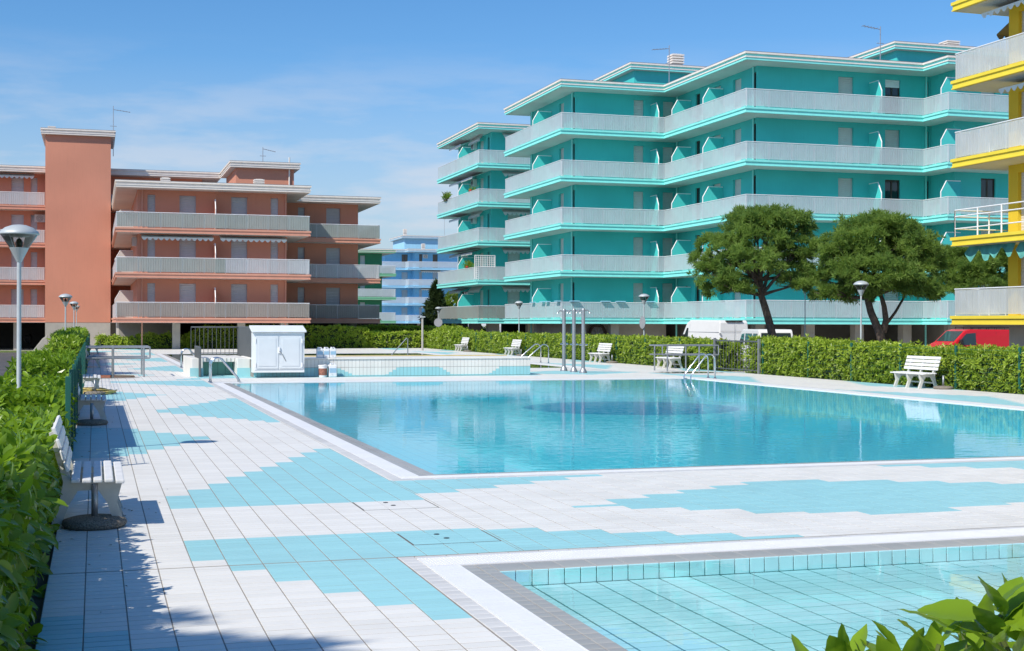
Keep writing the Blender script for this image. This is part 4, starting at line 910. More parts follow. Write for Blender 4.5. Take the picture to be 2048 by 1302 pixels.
# ------------------------------------------------------------------ benches, parasol bases, hose
def bench_proto():
    t = thing('bench', '', 'bench'); L = 1.62
    prof = [(.27, 0), (.195, .2), (.245, .395), (-.18, .395), (-.325, .84), (-.37, .82), (-.25, .395), (-.285, .2), (-.36, 0), (-.275, 0), (-.205, .19), (-.13, .315), (.04, .315), (.115, .2), (.185, 0)]
    for y in (-.6, 0, .6):
        n = len(prof); V = [(x, y - .03, z) for x, z in prof] + [(x, y + .03, z) for x, z in prof]
        MB().add(V, [tuple(range(n)), tuple(range(2*n - 1, n - 1, -1))] + [(i, i + n, (i+1) % n + n, (i+1) % n) for i in range(n)]).build('leg_frame', 'bench_leg', t)
    MB().box(-.27, -.23, -.6, .6, .13, .17).build('stretcher', 'bench_leg', t)
    for i in range(5):
        x0 = -.185 + i * .092; dz = -.012 if i == 4 else (.004 if i == 0 else 0)
        MB().box(x0, x0 + .074, -L/2, L/2, .40 + dz, .432 + dz).build('seat_slat', 'bench_white', t, bevel=.010)
    for i in range(4):
        u0 = .10 + i * .102; p0 = Vector((-.195 - .30*u0, 0, .40 + u0 * .98)); u1 = u0 + .08; p1 = Vector((-.195 - .30*u1, 0, .40 + u1 * .98)); nn = Vector((.955, 0, .29)) * .032
        V = [(p.x + k.x, y, p.z + k.z) for y in (-L/2, L/2) for p, k in ((p0, Vector((0,0,0))), (p0, nn), (p1, nn), (p1, Vector((0,0,0))))]
        MB().add(V, [(0,1,2,3), (7,6,5,4), (0,4,5,1), (1,5,6,2), (2,6,7,3), (3,7,4,0)]).build('back_slat', 'bench_white', t, bevel=.010)
    return t
def base_proto():
    t = thing('parasol_base', '', 'parasol base')
    MB().lathe([(0, .001), (.25, .001), (.275, .03), (.265, .065), (.20, .085), (.05, .095), (.0, .095)], (0, 0, 0), 28).build('weight', 'aggregate', t, smooth=True)
    MB().tube([(0, 0, .08), (0, 0, .375)], .028, 12).build('sleeve', 'steel_dull', t, smooth=True); return t
bp, sp_ = bench_proto(), base_proto()
BENCH = [(-.01, 12.95, 0, 'white slatted bench nearest the camera in front of the left hedge'), (-.06, 25.7, 0, 'second white slatted bench from the camera along the left fence'), (-.12, 35.8, 0, 'third white bench along the left fence beside the yellow hose'),
         (-.05, 56.4, 0, 'bench beyond the left foot bath rail in the fence shade'), (-.05, 80.0, 0, 'farthest bench on the left side at the end of the deck'),
         (22.12, 33.1, 1, 'white bench alone on the right in front of the long hedge'), (22.12, 50.2, 1, 'white bench behind the right foot bath rail'), (22.18, 58.2, 1, 'white bench right of the three shower posts'),
         (22.2, 71.9, 1, 'second farthest white bench on the right side'), (22.25, 83.0, 1, 'farthest white bench on the right side')]
for i, (x, y, fl, lb) in enumerate(BENCH):
    o = bp if i == 0 else copy_tree(bp); o.location = (x, y, .001); o.rotation_euler = (0, 0, math.pi if fl else 0); o['label'] = lb; o['group'] = 'white slatted benches round the pool'
BASES = [(.0, 12.32, 'pebbly concrete parasol base beside the nearest left bench'), (-.05, 24.6, 'parasol base beside the second left bench'), (.0, 34.75, 'parasol base beside the third left bench'),
         (22.35, 32.05, 'parasol base beside the single bench on the right'), (22.35, 57.0, 'parasol base beside the bench right of the showers'), (22.4, 70.8, 'parasol base by the second farthest right bench'), (22.35, 81.8, 'parasol base by the farthest right bench')]
for i, (x, y, lb) in enumerate(BASES):
    o = sp_ if i == 0 else copy_tree(sp_); o.location = (x, y, 0); o['label'] = lb; o['group'] = 'parasol bases beside the benches'
q = MB(); pts = []
for i in range(150): a = i * .42; r = .27 + .10 * math.sin(i * .31) + .05 * math.sin(i * .77); pts.append((.08 + r * math.cos(a) * 1.15, 35.2 + r * math.sin(a) * 1.5, .02 + .14 * i / 150 * (.6 + .4 * math.sin(a * .5)) ))
q.tube(pts, .017, 6); tag(q.build('garden_hose', 'hose_yellow', smooth=True), 'coiled yellow hose lying under the third left bench', 'hose')

# ------------------------------------------------------------------ leaves
def leaf_template(hi):
    if hi:
        rows = [(0, .02, 0), (.2, .125, 0), (.5, .205, 0), (.78, .17, 0), (1, .008, 0)]; V, Fc = [], []
        for t, w, _ in rows: V += [(-w, t, .05 * (w / .185) - .20*t*t), (0, t, -.20*t*t), (w, t, .05 * (w / .185) - .20*t*t)]
        for i in range(4): a = i * 3; Fc += [(a, a+1, a+4, a+3), (a+1, a+2, a+5, a+4)]
        return np.array(V), np.array(Fc)
    return np.array([(0, 0, 0), (.20, .48, .05), (0, 1, -.12), (-.20, .48, .05)]), np.array([(0, 1, 2), (0, 2, 3)])
LT = {True: leaf_template(True), False: leaf_template(False)}
def fine_leaf():
    V, Fc = [], []; n = 10
    for i in range(n + 1):
        t = i / n; w = .205 * (math.sin(math.pi * min(1, t ** .85 * .985 + .015)) ** .75) * (1 - .25 * (t - .5)); w = max(w, .006)
        for k, u in enumerate((-1, -.5, 0, .5, 1)): V.append((w * u * (1 + .03 * (i % 2) * abs(u)), t, .055 * abs(u) ** 1.4 * (w / .2) - .16 * t * t + .012 * math.sin(i * 2.1 + u)))
    for i in range(n):
        for k in range(4): a = i * 5 + k; Fc.append((a, a + 1, a + 6, a + 5))
    return np.array(V), np.array(Fc)
FINE = fine_leaf()
def unit(v): return v / np.maximum(1e-9, np.linalg.norm(v, axis=-1, keepdims=True))
def rosettes(tips, axes, k, size, spread=(35, 80), tint=None):
    """k leaves round each shoot tip: base, forward, normal, size, tint"""
    n = len(tips); A = unit(axes); h = np.where(np.abs(A[:, 2:3]) < .9, np.array([[0, 0, 1.]]), np.array([[1., 0, 0]])); U = unit(np.cross(A, h)); Wv = np.cross(A, U)
    ph = (np.arange(k)[None] * 2.4 + RNG.uniform(0, 6.28, (n, 1)) + RNG.normal(0, .3, (n, k)))[..., None]
    sp = np.radians(RNG.uniform(*spread, (n, k)))[..., None]
    R = U[:, None] * np.cos(ph) + Wv[:, None] * np.sin(ph)
    Fd = A[:, None] * np.cos(sp) + R * np.sin(sp); N = A[:, None] * np.sin(sp) - R * np.cos(sp)
    N = unit(N + RNG.normal(0, .25, N.shape)); Fd = unit(Fd)
    B = tips[:, None] - A[:, None] * RNG.uniform(0, .09, (n, k, 1)) + Fd * .015
    S_ = size * RNG.uniform(.7, 1.2, (n, k)); tt = np.clip((tint[:, None] if tint is not None else .45) + RNG.normal(0, .18, (n, k)), 0, 1)
    return B.reshape(-1, 3), Fd.reshape(-1, 3), N.reshape(-1, 3), S_.reshape(-1), tt.reshape(-1)
def leaf_mesh(name, data, hi, matn, parent, width=1.0):
    B, Fd, N, S_, tt = data; T_, Fc = LT[hi]; n = len(B)
    X = unit(np.cross(Fd, N)); N2 = np.cross(X, Fd)
    V = B[:, None] + S_[:, None, None] * (X[:, None] * T_[None, :, 0:1] * width + Fd[:, None] * T_[None, :, 1:2] + N2[:, None] * T_[None, :, 2:3])
    L = (Fc[None] + (np.arange(n) * len(T_))[:, None, None]).reshape(-1)
    if parent is not None: V = V - np.array(OFF.get(parent.name, (0, 0, 0)))
    return raw_mesh(name, V.reshape(-1, 3), L, Fc.shape[1], [matn], parent, None, np.repeat(tt, len(T_)), hi)
def single_leaves(data, idx, matn, parent, width=1.0, tmpl=None):
    """large leaves as parts of their own; three tint classes share their meshes"""
    T_, Fc = tmpl or LT[True]; ms = []
    for q in range(5):
        me = bpy.data.meshes.new('leaf'); me.from_pydata([(v[0] * width, v[1], v[2]) for v in T_], [], [tuple(f) for f in Fc]); me.materials.append(MATS[matn])
        a = me.attributes.new('tint', 'FLOAT', 'POINT'); a.data.foreach_set('value', [.1 + .2 * q] * len(T_)); me.polygons.foreach_set('use_smooth', [True] * len(Fc)); ms.append(me)
    B, Fd, N, S_, tt = data; o = Vector(OFF.get(parent.name, (0, 0, 0)))
    for i in idx:
        f = Vector(Fd[i]); x = f.cross(Vector(N[i])).normalized(); nn = x.cross(f); M = Matrix((x, f, nn)).transposed().to_4x4(); s = float(S_[i])
        ob = bpy.data.objects.new('leaf', ms[min(4, int(tt[i] * 5))]); COL.objects.link(ob); ob.parent = parent
        ob.matrix_local = Matrix.Translation(Vector(B[i]) - o) @ M @ Matrix.Scale(s, 4)
def vnoise(x, seed): 
    return sum(math.sin(x * f + seed * 1.7 + p) * a for f, a, p in ((.9, .5, 0), (2.1, .3, 1.3), (4.7, .2, 2.1)))
def hedge(label, axis, s0, s1, face, side, thick, h, density, size, matn, hi=False, k=6, singles=0, z0=-.05, bump=.05, seed=1, ends=(True, True), yellow=None, group='clipped laurel hedges'):
    """axis: hedge runs along 'x' or 'y'; face: coordinate of the visible side; side: outward sign; h: function of s"""
    loc = ((s0 + s1) / 2, face - side * thick / 2, z0) if axis == 'x' else (face - side * thick / 2, (s0 + s1) / 2, z0)
    t = thing('hedge', label, 'hedge', loc, group=group)
    n = max(2, int((s1 - s0) / .6)); q = MB(); V = []; ins = .16
    for i in range(n + 1):
        s = s0 + ins + (s1 - s0 - 2*ins) * i / n; hh = h(s) - ins
        ring = [(face - side*ins, z0), (face - side*ins, hh - .12), (face - side*(ins + .15), hh), (face - side*(thick - ins), hh), (face - side*(thick - ins), z0)]
        for c, z in ring: V.append((s, c, z) if axis == 'x' else (c, s, z))
    Fc = [(i*5 + j, (i+1)*5 + j, (i+1)*5 + j + 1, i*5 + j + 1) for i in range(n) for j in range(4)] + [(0, 1, 2, 3, 4), tuple(n*5 + j for j in (4, 3, 2, 1, 0))]
    q.add(V, Fc).build('inner_branches', 'hedge_core', t)
    L = s1 - s0; hm = h((s0 + s1) / 2) - z0
    parts = [('f', L * hm), ('t', L * thick)] + ([('a', thick * hm)] if ends[0] else []) + ([('b', thick * hm)] if ends[1] else [])
    TP, AX, TT = [], [], []
    for nm, area in parts:
        m = int(area * density / k); ss = RNG.uniform(s0, s1, m); uu = RNG.uniform(0, 1, m); HH = np.array([h(s) for s in ss]) + np.array([vnoise(s * 2.3, seed) for s in ss]) * bump * .5
        jit = RNG.normal(0, bump, m)
        if nm == 'f':
            z = z0 + .02 + (HH - z0 - .5 * size) * uu; c = face + side * (jit - .55 * size - .06 * np.clip((uu - .85) / .15, 0, 1)); A = np.stack([RNG.normal(0, .35, m), side * np.ones(m), RNG.uniform(-.1, .9, m)], 1)
        elif nm == 't':
            z = HH + jit * .8 - .75 * size; c = face - side * (.4 * size + uu * (thick - .8 * size)); A = np.stack([RNG.normal(0, .35, m), side * RNG.normal(.15, .3, m), np.ones(m)], 1)
        else:
            ss = (np.full(m, s0) if nm == 'a' else np.full(m, s1)) + jit; HH = np.array([h(min(max(s, s0), s1)) for s in ss]); z = z0 + .02 + (HH - z0 - .6 * size) * RNG.uniform(0, 1, m); c = face - side * uu * thick
            A = np.stack([(-1 if nm == 'a' else 1) * np.ones(m), RNG.normal(0, .3, m), RNG.uniform(-.1, .8, m)], 1)
        P_ = np.stack([ss, c, z], 1)
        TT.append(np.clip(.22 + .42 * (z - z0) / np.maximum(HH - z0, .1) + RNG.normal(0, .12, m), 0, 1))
        if axis == 'y': P_ = P_[:, [1, 0, 2]]; A = A[:, [1, 0, 2]]
        TP.append(P_); AX.append(A)
    TP, AX, TT = np.concatenate(TP), np.concatenate(AX), np.concatenate(TT)
    if yellow is not None:
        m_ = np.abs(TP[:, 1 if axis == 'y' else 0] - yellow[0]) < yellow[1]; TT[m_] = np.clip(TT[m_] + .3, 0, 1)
    data = rosettes(TP, AX, k, size, tint=TT)
    if singles:
        B = data[0]; dd = B[:, 0] * FW[0] + B[:, 1] * FW[1]; px = 1024 + F_PX * (B[:, 0] * RT[0] + B[:, 1] * RT[1]) / dd; py = 647 + (CAM_H - B[:, 2]) * F_PX / dd
        ok = (px > 5) & (py < 1290) & (dd > 1); score = np.where(ok, data[3] / np.maximum(dd, .5), 0); idx = np.argsort(-score)[:singles]
        single_leaves(data, idx, matn, t); keep = np.ones(len(B), bool); keep[idx] = False; data = tuple(v[keep] for v in data)
    struct(leaf_mesh('foliage', data, hi, matn, t), 'stuff'); return t
HL = lambda base, amp, sd: (lambda s: base + amp * vnoise(s, sd))
# left side of the deck
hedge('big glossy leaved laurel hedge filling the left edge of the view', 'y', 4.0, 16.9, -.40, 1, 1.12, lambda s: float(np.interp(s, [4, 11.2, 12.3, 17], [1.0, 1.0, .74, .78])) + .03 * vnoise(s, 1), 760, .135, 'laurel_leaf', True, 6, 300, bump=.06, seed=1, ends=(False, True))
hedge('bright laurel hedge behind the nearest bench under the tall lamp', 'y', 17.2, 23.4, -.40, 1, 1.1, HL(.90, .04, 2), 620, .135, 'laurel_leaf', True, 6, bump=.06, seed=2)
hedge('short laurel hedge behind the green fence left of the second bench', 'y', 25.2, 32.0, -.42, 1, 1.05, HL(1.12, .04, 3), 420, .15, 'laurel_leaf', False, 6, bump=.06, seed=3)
hedge('dark rounded hedge at the far end of the left fence', 'y', 44.5, 84.0, -.47, 1, .95, lambda s: 1.42 - .25 * max(0, (47.5 - s) / 3) + .04 * vnoise(s, 4), 220, .2, 'hedge_leaf', False, 6, bump=.08, seed=4)
# back
hedge('low thin hedge at the far left in front of the stair tower', 'x', .2, 6.0, 94.9, -1, 1.0, lambda s: .95 + .25 * vnoise(s * 1.6, 5) , 240, .2, 'hedge_yellow', False, 6, bump=.10, seed=5, yellow=(5, 20))
hedge('long tall clipped hedge along the back of the deck', 'x', 6.0, 18.6, 94.9, -1, 1.2, lambda s: min(1.62, 1.05 + .45 * (s - 6)) + .04 * vnoise(s, 6) - .16 * max(0, (s - 16.5) / 2), 260, .2, 'hedge_yellow', False, 6, bump=.06, seed=6, yellow=(12.5, 20))
hedge('hedge closing the right end of the back row', 'x', 18.8, 22.8, 94.9, -1, 1.2, HL(1.22, .05, 7), 260, .2, 'hedge_yellow', False, 6, bump=.06, seed=7, yellow=(20, 20))
hedge('second hedge row seen over the back hedge towards the blue building', 'x', 18.0, 27.0, 104.0, -1, 1.3, HL(1.62, .05, 8), 200, .22, 'hedge_yellow', False, 6, z0=STREET, bump=.06, seed=8, yellow=(20, 20))
# right side
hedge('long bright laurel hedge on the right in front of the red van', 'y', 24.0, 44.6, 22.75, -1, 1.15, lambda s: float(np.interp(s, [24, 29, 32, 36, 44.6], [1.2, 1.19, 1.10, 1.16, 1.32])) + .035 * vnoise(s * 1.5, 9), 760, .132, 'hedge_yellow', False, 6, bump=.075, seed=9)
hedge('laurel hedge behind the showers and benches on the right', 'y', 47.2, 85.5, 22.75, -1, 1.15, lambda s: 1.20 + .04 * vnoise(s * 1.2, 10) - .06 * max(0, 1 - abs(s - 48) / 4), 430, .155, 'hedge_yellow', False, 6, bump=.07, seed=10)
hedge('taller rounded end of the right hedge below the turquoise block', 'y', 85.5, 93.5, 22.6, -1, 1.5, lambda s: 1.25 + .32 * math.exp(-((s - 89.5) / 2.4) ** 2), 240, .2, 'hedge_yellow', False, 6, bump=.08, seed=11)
hedge('hedge between the pillars under the turquoise block', 'y', 92.0, 99.5, 33.2, -1, 1.2, HL(1.6, .05, 12), 160, .22, 'hedge_leaf', False, 6, z0=STREET, bump=.08, seed=12)
hedge('hedge beneath the slim turquoise block behind the round sign', 'x', 24.0, 33.0, 112.5, -1, 1.2, HL(1.5, .06, 13), 160, .22, 'hedge_leaf', False, 6, z0=STREET, bump=.08, seed=13)
# laurel in the foreground at the lower right
FB = thing('laurel_shrub', 'glossy laurel shoots in the lower right foreground', 'shrub', (1.55, 2.0, STREET))
env = [(1600, 1300), (1660, 1276), (1740, 1262), (1790, 1250), (1850, 1232), (1900, 1222), (1950, 1200), (2000, 1172), (2060, 1140), (2160, 1110)]
def envy(x):
    for (a0, b0), (a1, b1) in zip(env[:-1], env[1:]):
        if a0 <= x <= a1: return b0 + (b1 - b0) * (x - a0) / (a1 - a0)
    return 1300
tips, axs = [], []
for i in range(30):
    x = 1625 + 500 * (i + random.random()) / 30; dp = random.uniform(2.15, 2.75); y = envy(min(x, 2150)) + 50 + random.random() ** 1.6 * 190
    tips.append(at(x, y, dp)); axs.append((random.gauss(-.15, .35), random.gauss(-.1, .35), 1.0))
tips, axs = np.array(tips), np.array(axs)
data = rosettes(tips, axs, 7, .090, (12, 78), np.clip(RNG.normal(.78, .15, len(tips)), 0, 1))
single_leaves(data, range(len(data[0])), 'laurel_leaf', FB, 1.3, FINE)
for tp, ax in zip(tips, axs):
    b0 = Vector(tp) - Vector(ax).normalized() * .5; MB().tube([tuple(tp), tuple((Vector(tp) + b0) / 2 + Vector((.01, 0, -.02))), (b0.x, b0.y, b0.z - .1), (b0.x * .97 + .05, b0.y, STREET)], [.004, .005, .007, .009], 5).build('stem', 'stem_green', FB)

# dry leaves blown along the foot of the left hedge
n = 60; P_ = np.stack([-.25 + np.abs(RNG.normal(0, .35, n)), RNG.uniform(6.5, 34, n), np.full(n, .006)], 1); a0 = RNG.uniform(0, 6.28, n)
lf = leaf_mesh('fallen_leaves', (P_, np.stack([np.cos(a0), np.sin(a0), np.zeros(n)], 1), np.tile([0, 0, 1.], (n, 1)) + RNG.normal(0, .15, (n, 3)), RNG.uniform(.025, .045, n), RNG.uniform(0, 1, n)), False, 'dry_leaf', None); struct(lf, 'stuff'); lf['label'] = 'dry leaves scattered along the left edge of the deck'
# ------------------------------------------------------------------ fences
def fence(label, x, ys, h, screen, gaps=()):
    t = thing('fence', label, 'fence', (x, ys[0], 0))
    for y in ys: MB().box(x - .03, x + .03, y - .03, y + .03, -.05, h + .05).build('post', 'fence_green', t, bevel=.006)
    for a_, b2 in zip(ys[:-1], ys[1:]):
        if any(g0 <= (a_ + b2) / 2 <= g1 for g0, g1 in gaps): continue
        q = MB()
        for i in range(int(h / .12) + 1): q.tube([(x, a_, .02 + i * .12), (x, b2, .02 + i * .12)], .004, 3, caps=False)
        for i in range(int((b2 - a_) / .25) + 1): q.tube([(x, a_ + i * .25, .02), (x, a_ + i * .25, h)], .003, 3, caps=False)
        struct(q.build('wire_mesh', 'fence_green', t), 'stuff')
        if screen and screen[0] <= a_ < screen[1]: MB().box(x - .012, x - .008, a_ + .04, b2 - .04, .03, h).build('shade_screen', 'fence_green', t)
fence('green wire fence with shade netting along the left hedge', -.31, [17.1 + 2.5 * i for i in range(28)], 1.08, (19, 29))
fence('green wire fence along the right hedge', 22.79, [24.2, 26.8, 29.4, 32.1, 34.8, 37.5, 40.2, 43.4, 47.2, 50.6, 54.2, 57.6, 61, 64.4, 67.8, 71.2, 74.6, 78, 81.4, 84.8, 88.2, 91.6], 1.15, None, ((43.4, 47.2),))
G = thing('metal_gate', 'grey barred gate in the gap between the right hedges', 'gate', (22.68, 45.3, 0))
bars((22.68, 43.55), (22.68, 47.05), .03, 1.15, 15, 'gate_leaf', G, 'steel_dark', .009)
for y in (43.5, 47.1): MB().box(22.64, 22.72, y - .04, y + .04, -.05, 1.25).build('gate_post', 'steel_dull', G)
struct(MB().box(22.63, 25.2, 44.4, 47.3, -.055, -.035).build('gate_path', 'paving'))

# ------------------------------------------------------------------ street lamps
def lamp_proto():
    t = thing('street_lamp', '', 'lamp')
    MB().lathe([(.05, -2.9), (.05, -2.2), (.031, -2.15), (.028, -.2), (.028, 0)], (0, 0, 0), 12).build('pole', 'lamp_alu', t, smooth=True)
    MB().lathe([(.0, -.02), (.036, -.02), (.045, .0), (.125, .165), (.115, .17), (0, .17)], (0, 0, 0), 20).build('lamp_cone', 'lamp_alu', t, smooth=False)
    MB().lathe([(.122, .168), (.232, .335)], (0, 0, 0), 24).build('lamp_glass', 'clear_glass', t, smooth=True)
    MB().lathe([(0, .30), (.11, .31), (.20, .335), (.255, .34), (.262, .352), (.24, .385), (.18, .435), (.09, .468), (0, .478)], (0, 0, 0), 28).build('lamp_hood', 'lamp_alu', t, smooth=True)
    MB().lathe([(0, .17), (.04, .17), (.05, .23), (.03, .28), (0, .30)], (0, 0, 0), 12).build('bulb', 'black_plastic', t)
    for i in range(3): a0 = i * 2.1; MB().tube([(.12 * math.cos(a0), .12 * math.sin(a0), .168), (.228 * math.cos(a0), .228 * math.sin(a0), .337)], .005, 4).build('strut', 'lamp_alu', t)
    return t
lp = lamp_proto()
for i, (x, y, dp, s, lb) in enumerate([(38, 468, 18, 1.0, 'large mushroom headed street lamp rising from the left hedge'), (131, 594, 52, 1.0, 'nearest of the three small lamps in front of the stair tower'), (148, 607, 77, 1.0, 'middle of the three small lamps in front of the stair tower'),
        (153, 613.5, 102, 1.0, 'farthest of the three small lamps in front of the stair tower'), (1038, 606, 81.5, 1.0, 'street lamp left of the showers behind the hedge'), (1288, 593, 62.6, 1.0, 'street lamp with a round sign on its pole right of the showers'),
        (1722, 569, 45.2, 1.0, 'street lamp standing in front of the right pine tree'), (1610, 575, 62, .75, 'dark slim lamp between the two pine trees'), (525, 612, 104, .95, 'small lamp in front of the terracotta balconies'), (877, 617, 101, 1.0, 'lamp with a round sign in front of the slim turquoise block')]):
    o = lp if i == 0 else copy_tree(lp); p = at(x, y, dp); o.location = (p[0], p[1], p[2] - .35 * s); k = (p[2] - .35 * s - STREET) / 2.9; o.scale = (s, s, 1); o['label'] = lb; o['group'] = 'mushroom street lamps'
    for ch in o.children:
        if ch.name.startswith('pole'): ch.scale = (1, 1, max(.8, k))
    if i in (5, 9):
        zc = at(x, 645, dp)[2]; rz = YAW + math.radians(68 if i == 5 else 10)
        sg = thing('road_sign', 'round mirror like sign on the lamp pole right of the showers' if i == 5 else 'back of a round grey sign on the lamp by the slim turquoise block', 'sign', (p[0], p[1], zc), -rz)
        MB().tube([(0, -.09, 0), (0, -.07, 0)], .29 if i == 5 else .32, 24).build('sign_disc', 'sign_grey', sg, world=False); MB().box(-.05, .05, -.07, .03, -.12, .12).build('clamp', 'steel_dull', sg, world=False)
p = at(845, 632, 88); t = thing('light_post', 'slim post with a small flat head beside the right end of the back hedge', 'post', (p[0], p[1], 0))
MB().tube([(p[0], p[1], 0), (p[0], p[1], 2.15)], .07, 8).build('post', 'concrete', t); MB().box(p[0] - .16, p[0] + .16, p[1] - .12, p[1] + .12, 2.15, 2.24).build('head', 'lamp_alu', t, bevel=.02)

# ------------------------------------------------------------------ trees
def limb(q, a0, b0, r0, r1, sag=.0, n=6, wob=.08):
    a0, b0 = Vector(a0), Vector(b0); L = (b0 - a0).length; pts = []
    for i in range(n + 1):
        u = i / n; p = a0.lerp(b0, u); p += Vector((random.gauss(0, wob), random.gauss(0, wob), random.gauss(0, wob * .6))) * (L * .12 if 0 < i < n else 0); p.z += sag * math.sin(math.pi * u); pts.append(tuple(p))
    q.tube(pts, [r0 + (r1 - r0) * i / n for i in range(n + 1)], 7); return pts
def pine(label, base, trunk, blobs, n_tuft, seed, size=.30, matn='pine_needle'):
    random.seed(seed); t = thing('pine_tree', label, 'tree', base, group='umbrella pines by the street')
    top = Vector(trunk[-1]); q = MB(); q.tube(trunk, [.20 - .08 * i / (len(trunk) - 1) for i in range(len(trunk))], 12); q.build('trunk', 'bark', t, smooth=True)
    q = MB(); TP, AX, TT = [], [], []; vol = [(b[3] * b[3] * b[4]) ** .66 for b in blobs]; tot = sum(vol)
    for bi, bl in enumerate(blobs):
        c = Vector(bl[:3]); st = Vector(trunk[-1 - (bi % 2)]); tip = c - Vector((0, 0, bl[4] * .35))
        pts = limb(q, st, tip, .085, .03, .0, 6)
        for j in range(5):
            a0 = random.uniform(0, 6.28); e = c + Vector((bl[3] * .75 * math.cos(a0), bl[3] * .75 * math.sin(a0), bl[4] * random.uniform(-.3, .5))); limb(q, pts[random.randint(3, 6)], e, .03, .01, 0, 4)
        m = int(n_tuft * vol[bi] / tot); nc = max(7, int(m / 20)); cen = unit(RNG.normal(0, 1, (nc, 3))); ci = RNG.integers(0, nc, m); d = cen[ci] + RNG.normal(0, .16, (m, 3)); d = unit(d); d[:, 2] = np.where(d[:, 2] < -.6, -d[:, 2] * .5, d[:, 2]); r = RNG.uniform(.55, 1.05, (m, 1)) ** .8
        lump = 1 + .16 * np.sin(d[:, 0:1] * 7 + bi) * np.sin(d[:, 1:2] * 6 + 2 * bi) + .10 * np.sin(d[:, 2:3] * 11 + bi)
        P_ = np.array(bl[:3]) + d * np.array([bl[3], bl[3], bl[4]]) * r * lump; TP.append(P_); AX.append(unit(d + np.array([0, 0, .55]) + RNG.normal(0, .25, d.shape))); ct = RNG.normal(.45, .25, nc); TT.append(np.clip(ct[ci] + RNG.normal(0, .12, m), 0, 1))
    q.build('branches', 'bark', t)
    TP, AX, TT = np.concatenate(TP), np.concatenate(AX), np.concatenate(TT)
    data = rosettes(TP, AX, 13, size, (8, 82), TT); struct(leaf_mesh('needle_crown', data, False, matn, t, .32), 'stuff'); return t
def blob(x, y, dp, wpx, hpx, dd=0.0): p = at(x, y, dp + dd); k = (dp + dd) / F_PX; return (p[0], p[1], p[2], wpx * k, hpx * k)
D1 = 58
tr = [at(1552, 728, D1), at(1549, 690, D1), at(1540, 650, D1), at(1530, 615, D1), at(1522, 590, D1), at(1520, 560, D1)]; tr[0] = (tr[0][0], tr[0][1], STREET)
pine('umbrella pine with a leaning trunk in front of the white vans', (tr[0][0], tr[0][1], STREET), tr,
     [blob(1515, 462, D1, 72, 42), blob(1565, 452, D1, 58, 36, .8), blob(1465, 500, D1, 52, 34, -.6), blob(1425, 545, D1, 44, 34), blob(1405, 520, D1, 26, 22, .4), blob(1500, 525, D1, 66, 36, -1.0), blob(1570, 520, D1, 58, 36, .5), blob(1600, 490, D1, 36, 26, .3), blob(1540, 435, D1, 52, 24, .2), blob(1465, 572, D1, 44, 26, -.8), blob(1600, 540, D1, 36, 26, 1), blob(1485, 440, D1, 34, 22, .4), blob(1440, 580, D1, 40, 22, .4), blob(1580, 565, D1, 40, 24, -.4), blob(1415, 485, D1, 24, 18, .2)], 4300, 21, .24)
D2 = 57
tr = [at(1768, 730, D2), at(1766, 690, D2), at(1757, 660, D2), at(1742, 625, D2), at(1734, 595, D2), at(1745, 560, D2)]; tr[0] = (tr[0][0], tr[0][1], STREET)
T3 = pine('dense round umbrella pine behind the tall street lamp', (tr[0][0], tr[0][1], STREET), tr,
     [blob(1750, 480, D2, 92, 54), blob(1690, 510, D2, 58, 46, -.5), blob(1815, 500, D2, 60, 48, .4), blob(1745, 545, D2, 86, 44, -1.0), blob(1670, 560, D2, 46, 32, .3), blob(1835, 550, D2, 46, 34), blob(1790, 575, D2, 60, 26, -.6), blob(1700, 590, D2, 46, 20, .6), blob(1760, 446, D2, 66, 24, .3), blob(1860, 520, D2, 28, 24, .6), blob(1840, 585, D2, 40, 24, -.3), blob(1655, 585, D2, 36, 22, -.2)], 5600, 22, .24)
q = MB(); q.tube([at(1766, 665, D2), at(1772, 640, D2), at(1768, 612, D2 - .3), at(1760, 585, D2 - .3)], [.15, .13, .11, .08], 8); q.tube([at(1770, 652, D2), at(1790, 625, D2 + .2), at(1806, 598, D2 + .4), at(1815, 570, D2 + .5)], [.07, .06, .05, .04], 7)
q.build('side_stem', 'bark', T3, smooth=True)
D3 = 66
tr = [at(2055, 730, D3), at(2050, 640, D3), at(2030, 590, D3), at(2000, 560, D3)]; tr[0] = (tr[0][0], tr[0][1], STREET)
pine('pine crown partly hidden behind the yellow building', (tr[0][0], tr[0][1], STREET), tr, [blob(1935, 535, D3, 62, 44), blob(1990, 530, D3, 62, 48, .5), blob(1895, 520, D3, 34, 26), blob(1960, 575, D3, 60, 24, -.5), blob(2030, 540, D3, 40, 44), blob(1900, 570, D3, 32, 20)], 3200, 23, .24)
tr = [(-7.6, 1.9, STREET), (-7.5, 2.1, 2.0), (-7.4, 2.3, 4.2), (-7.3, 2.4, 6.2), (-7.2, 2.5, 7.2)]
pine('roadside pine left of the view shading the near corner of the deck', tr[0], tr, [(-7.3, 2.9, 8.3, 1.1, .8), (-6.4, 2.6, 8.0, .8, .5), (-8.1, 2.5, 8.1, 1.0, .7), (-7.1, 1.8, 8.2, 1.0, .7), (-7.9, 3.5, 8.5, .7, .5)], 1300, 24)
tr = [(-6.9, 45.6, STREET), (-6.8, 45.7, 2.0), (-6.7, 45.8, 4.0), (-6.6, 45.9, 5.4)]
pine('roadside pine left of the view beyond the second bench', tr[0], tr, [(-6.5, 46.3, 6.6, 1.6, .9), (-5.4, 46.0, 6.2, 1.3, .7), (-7.3, 45.5, 6.3, 1.2, .8)], 1100, 25)
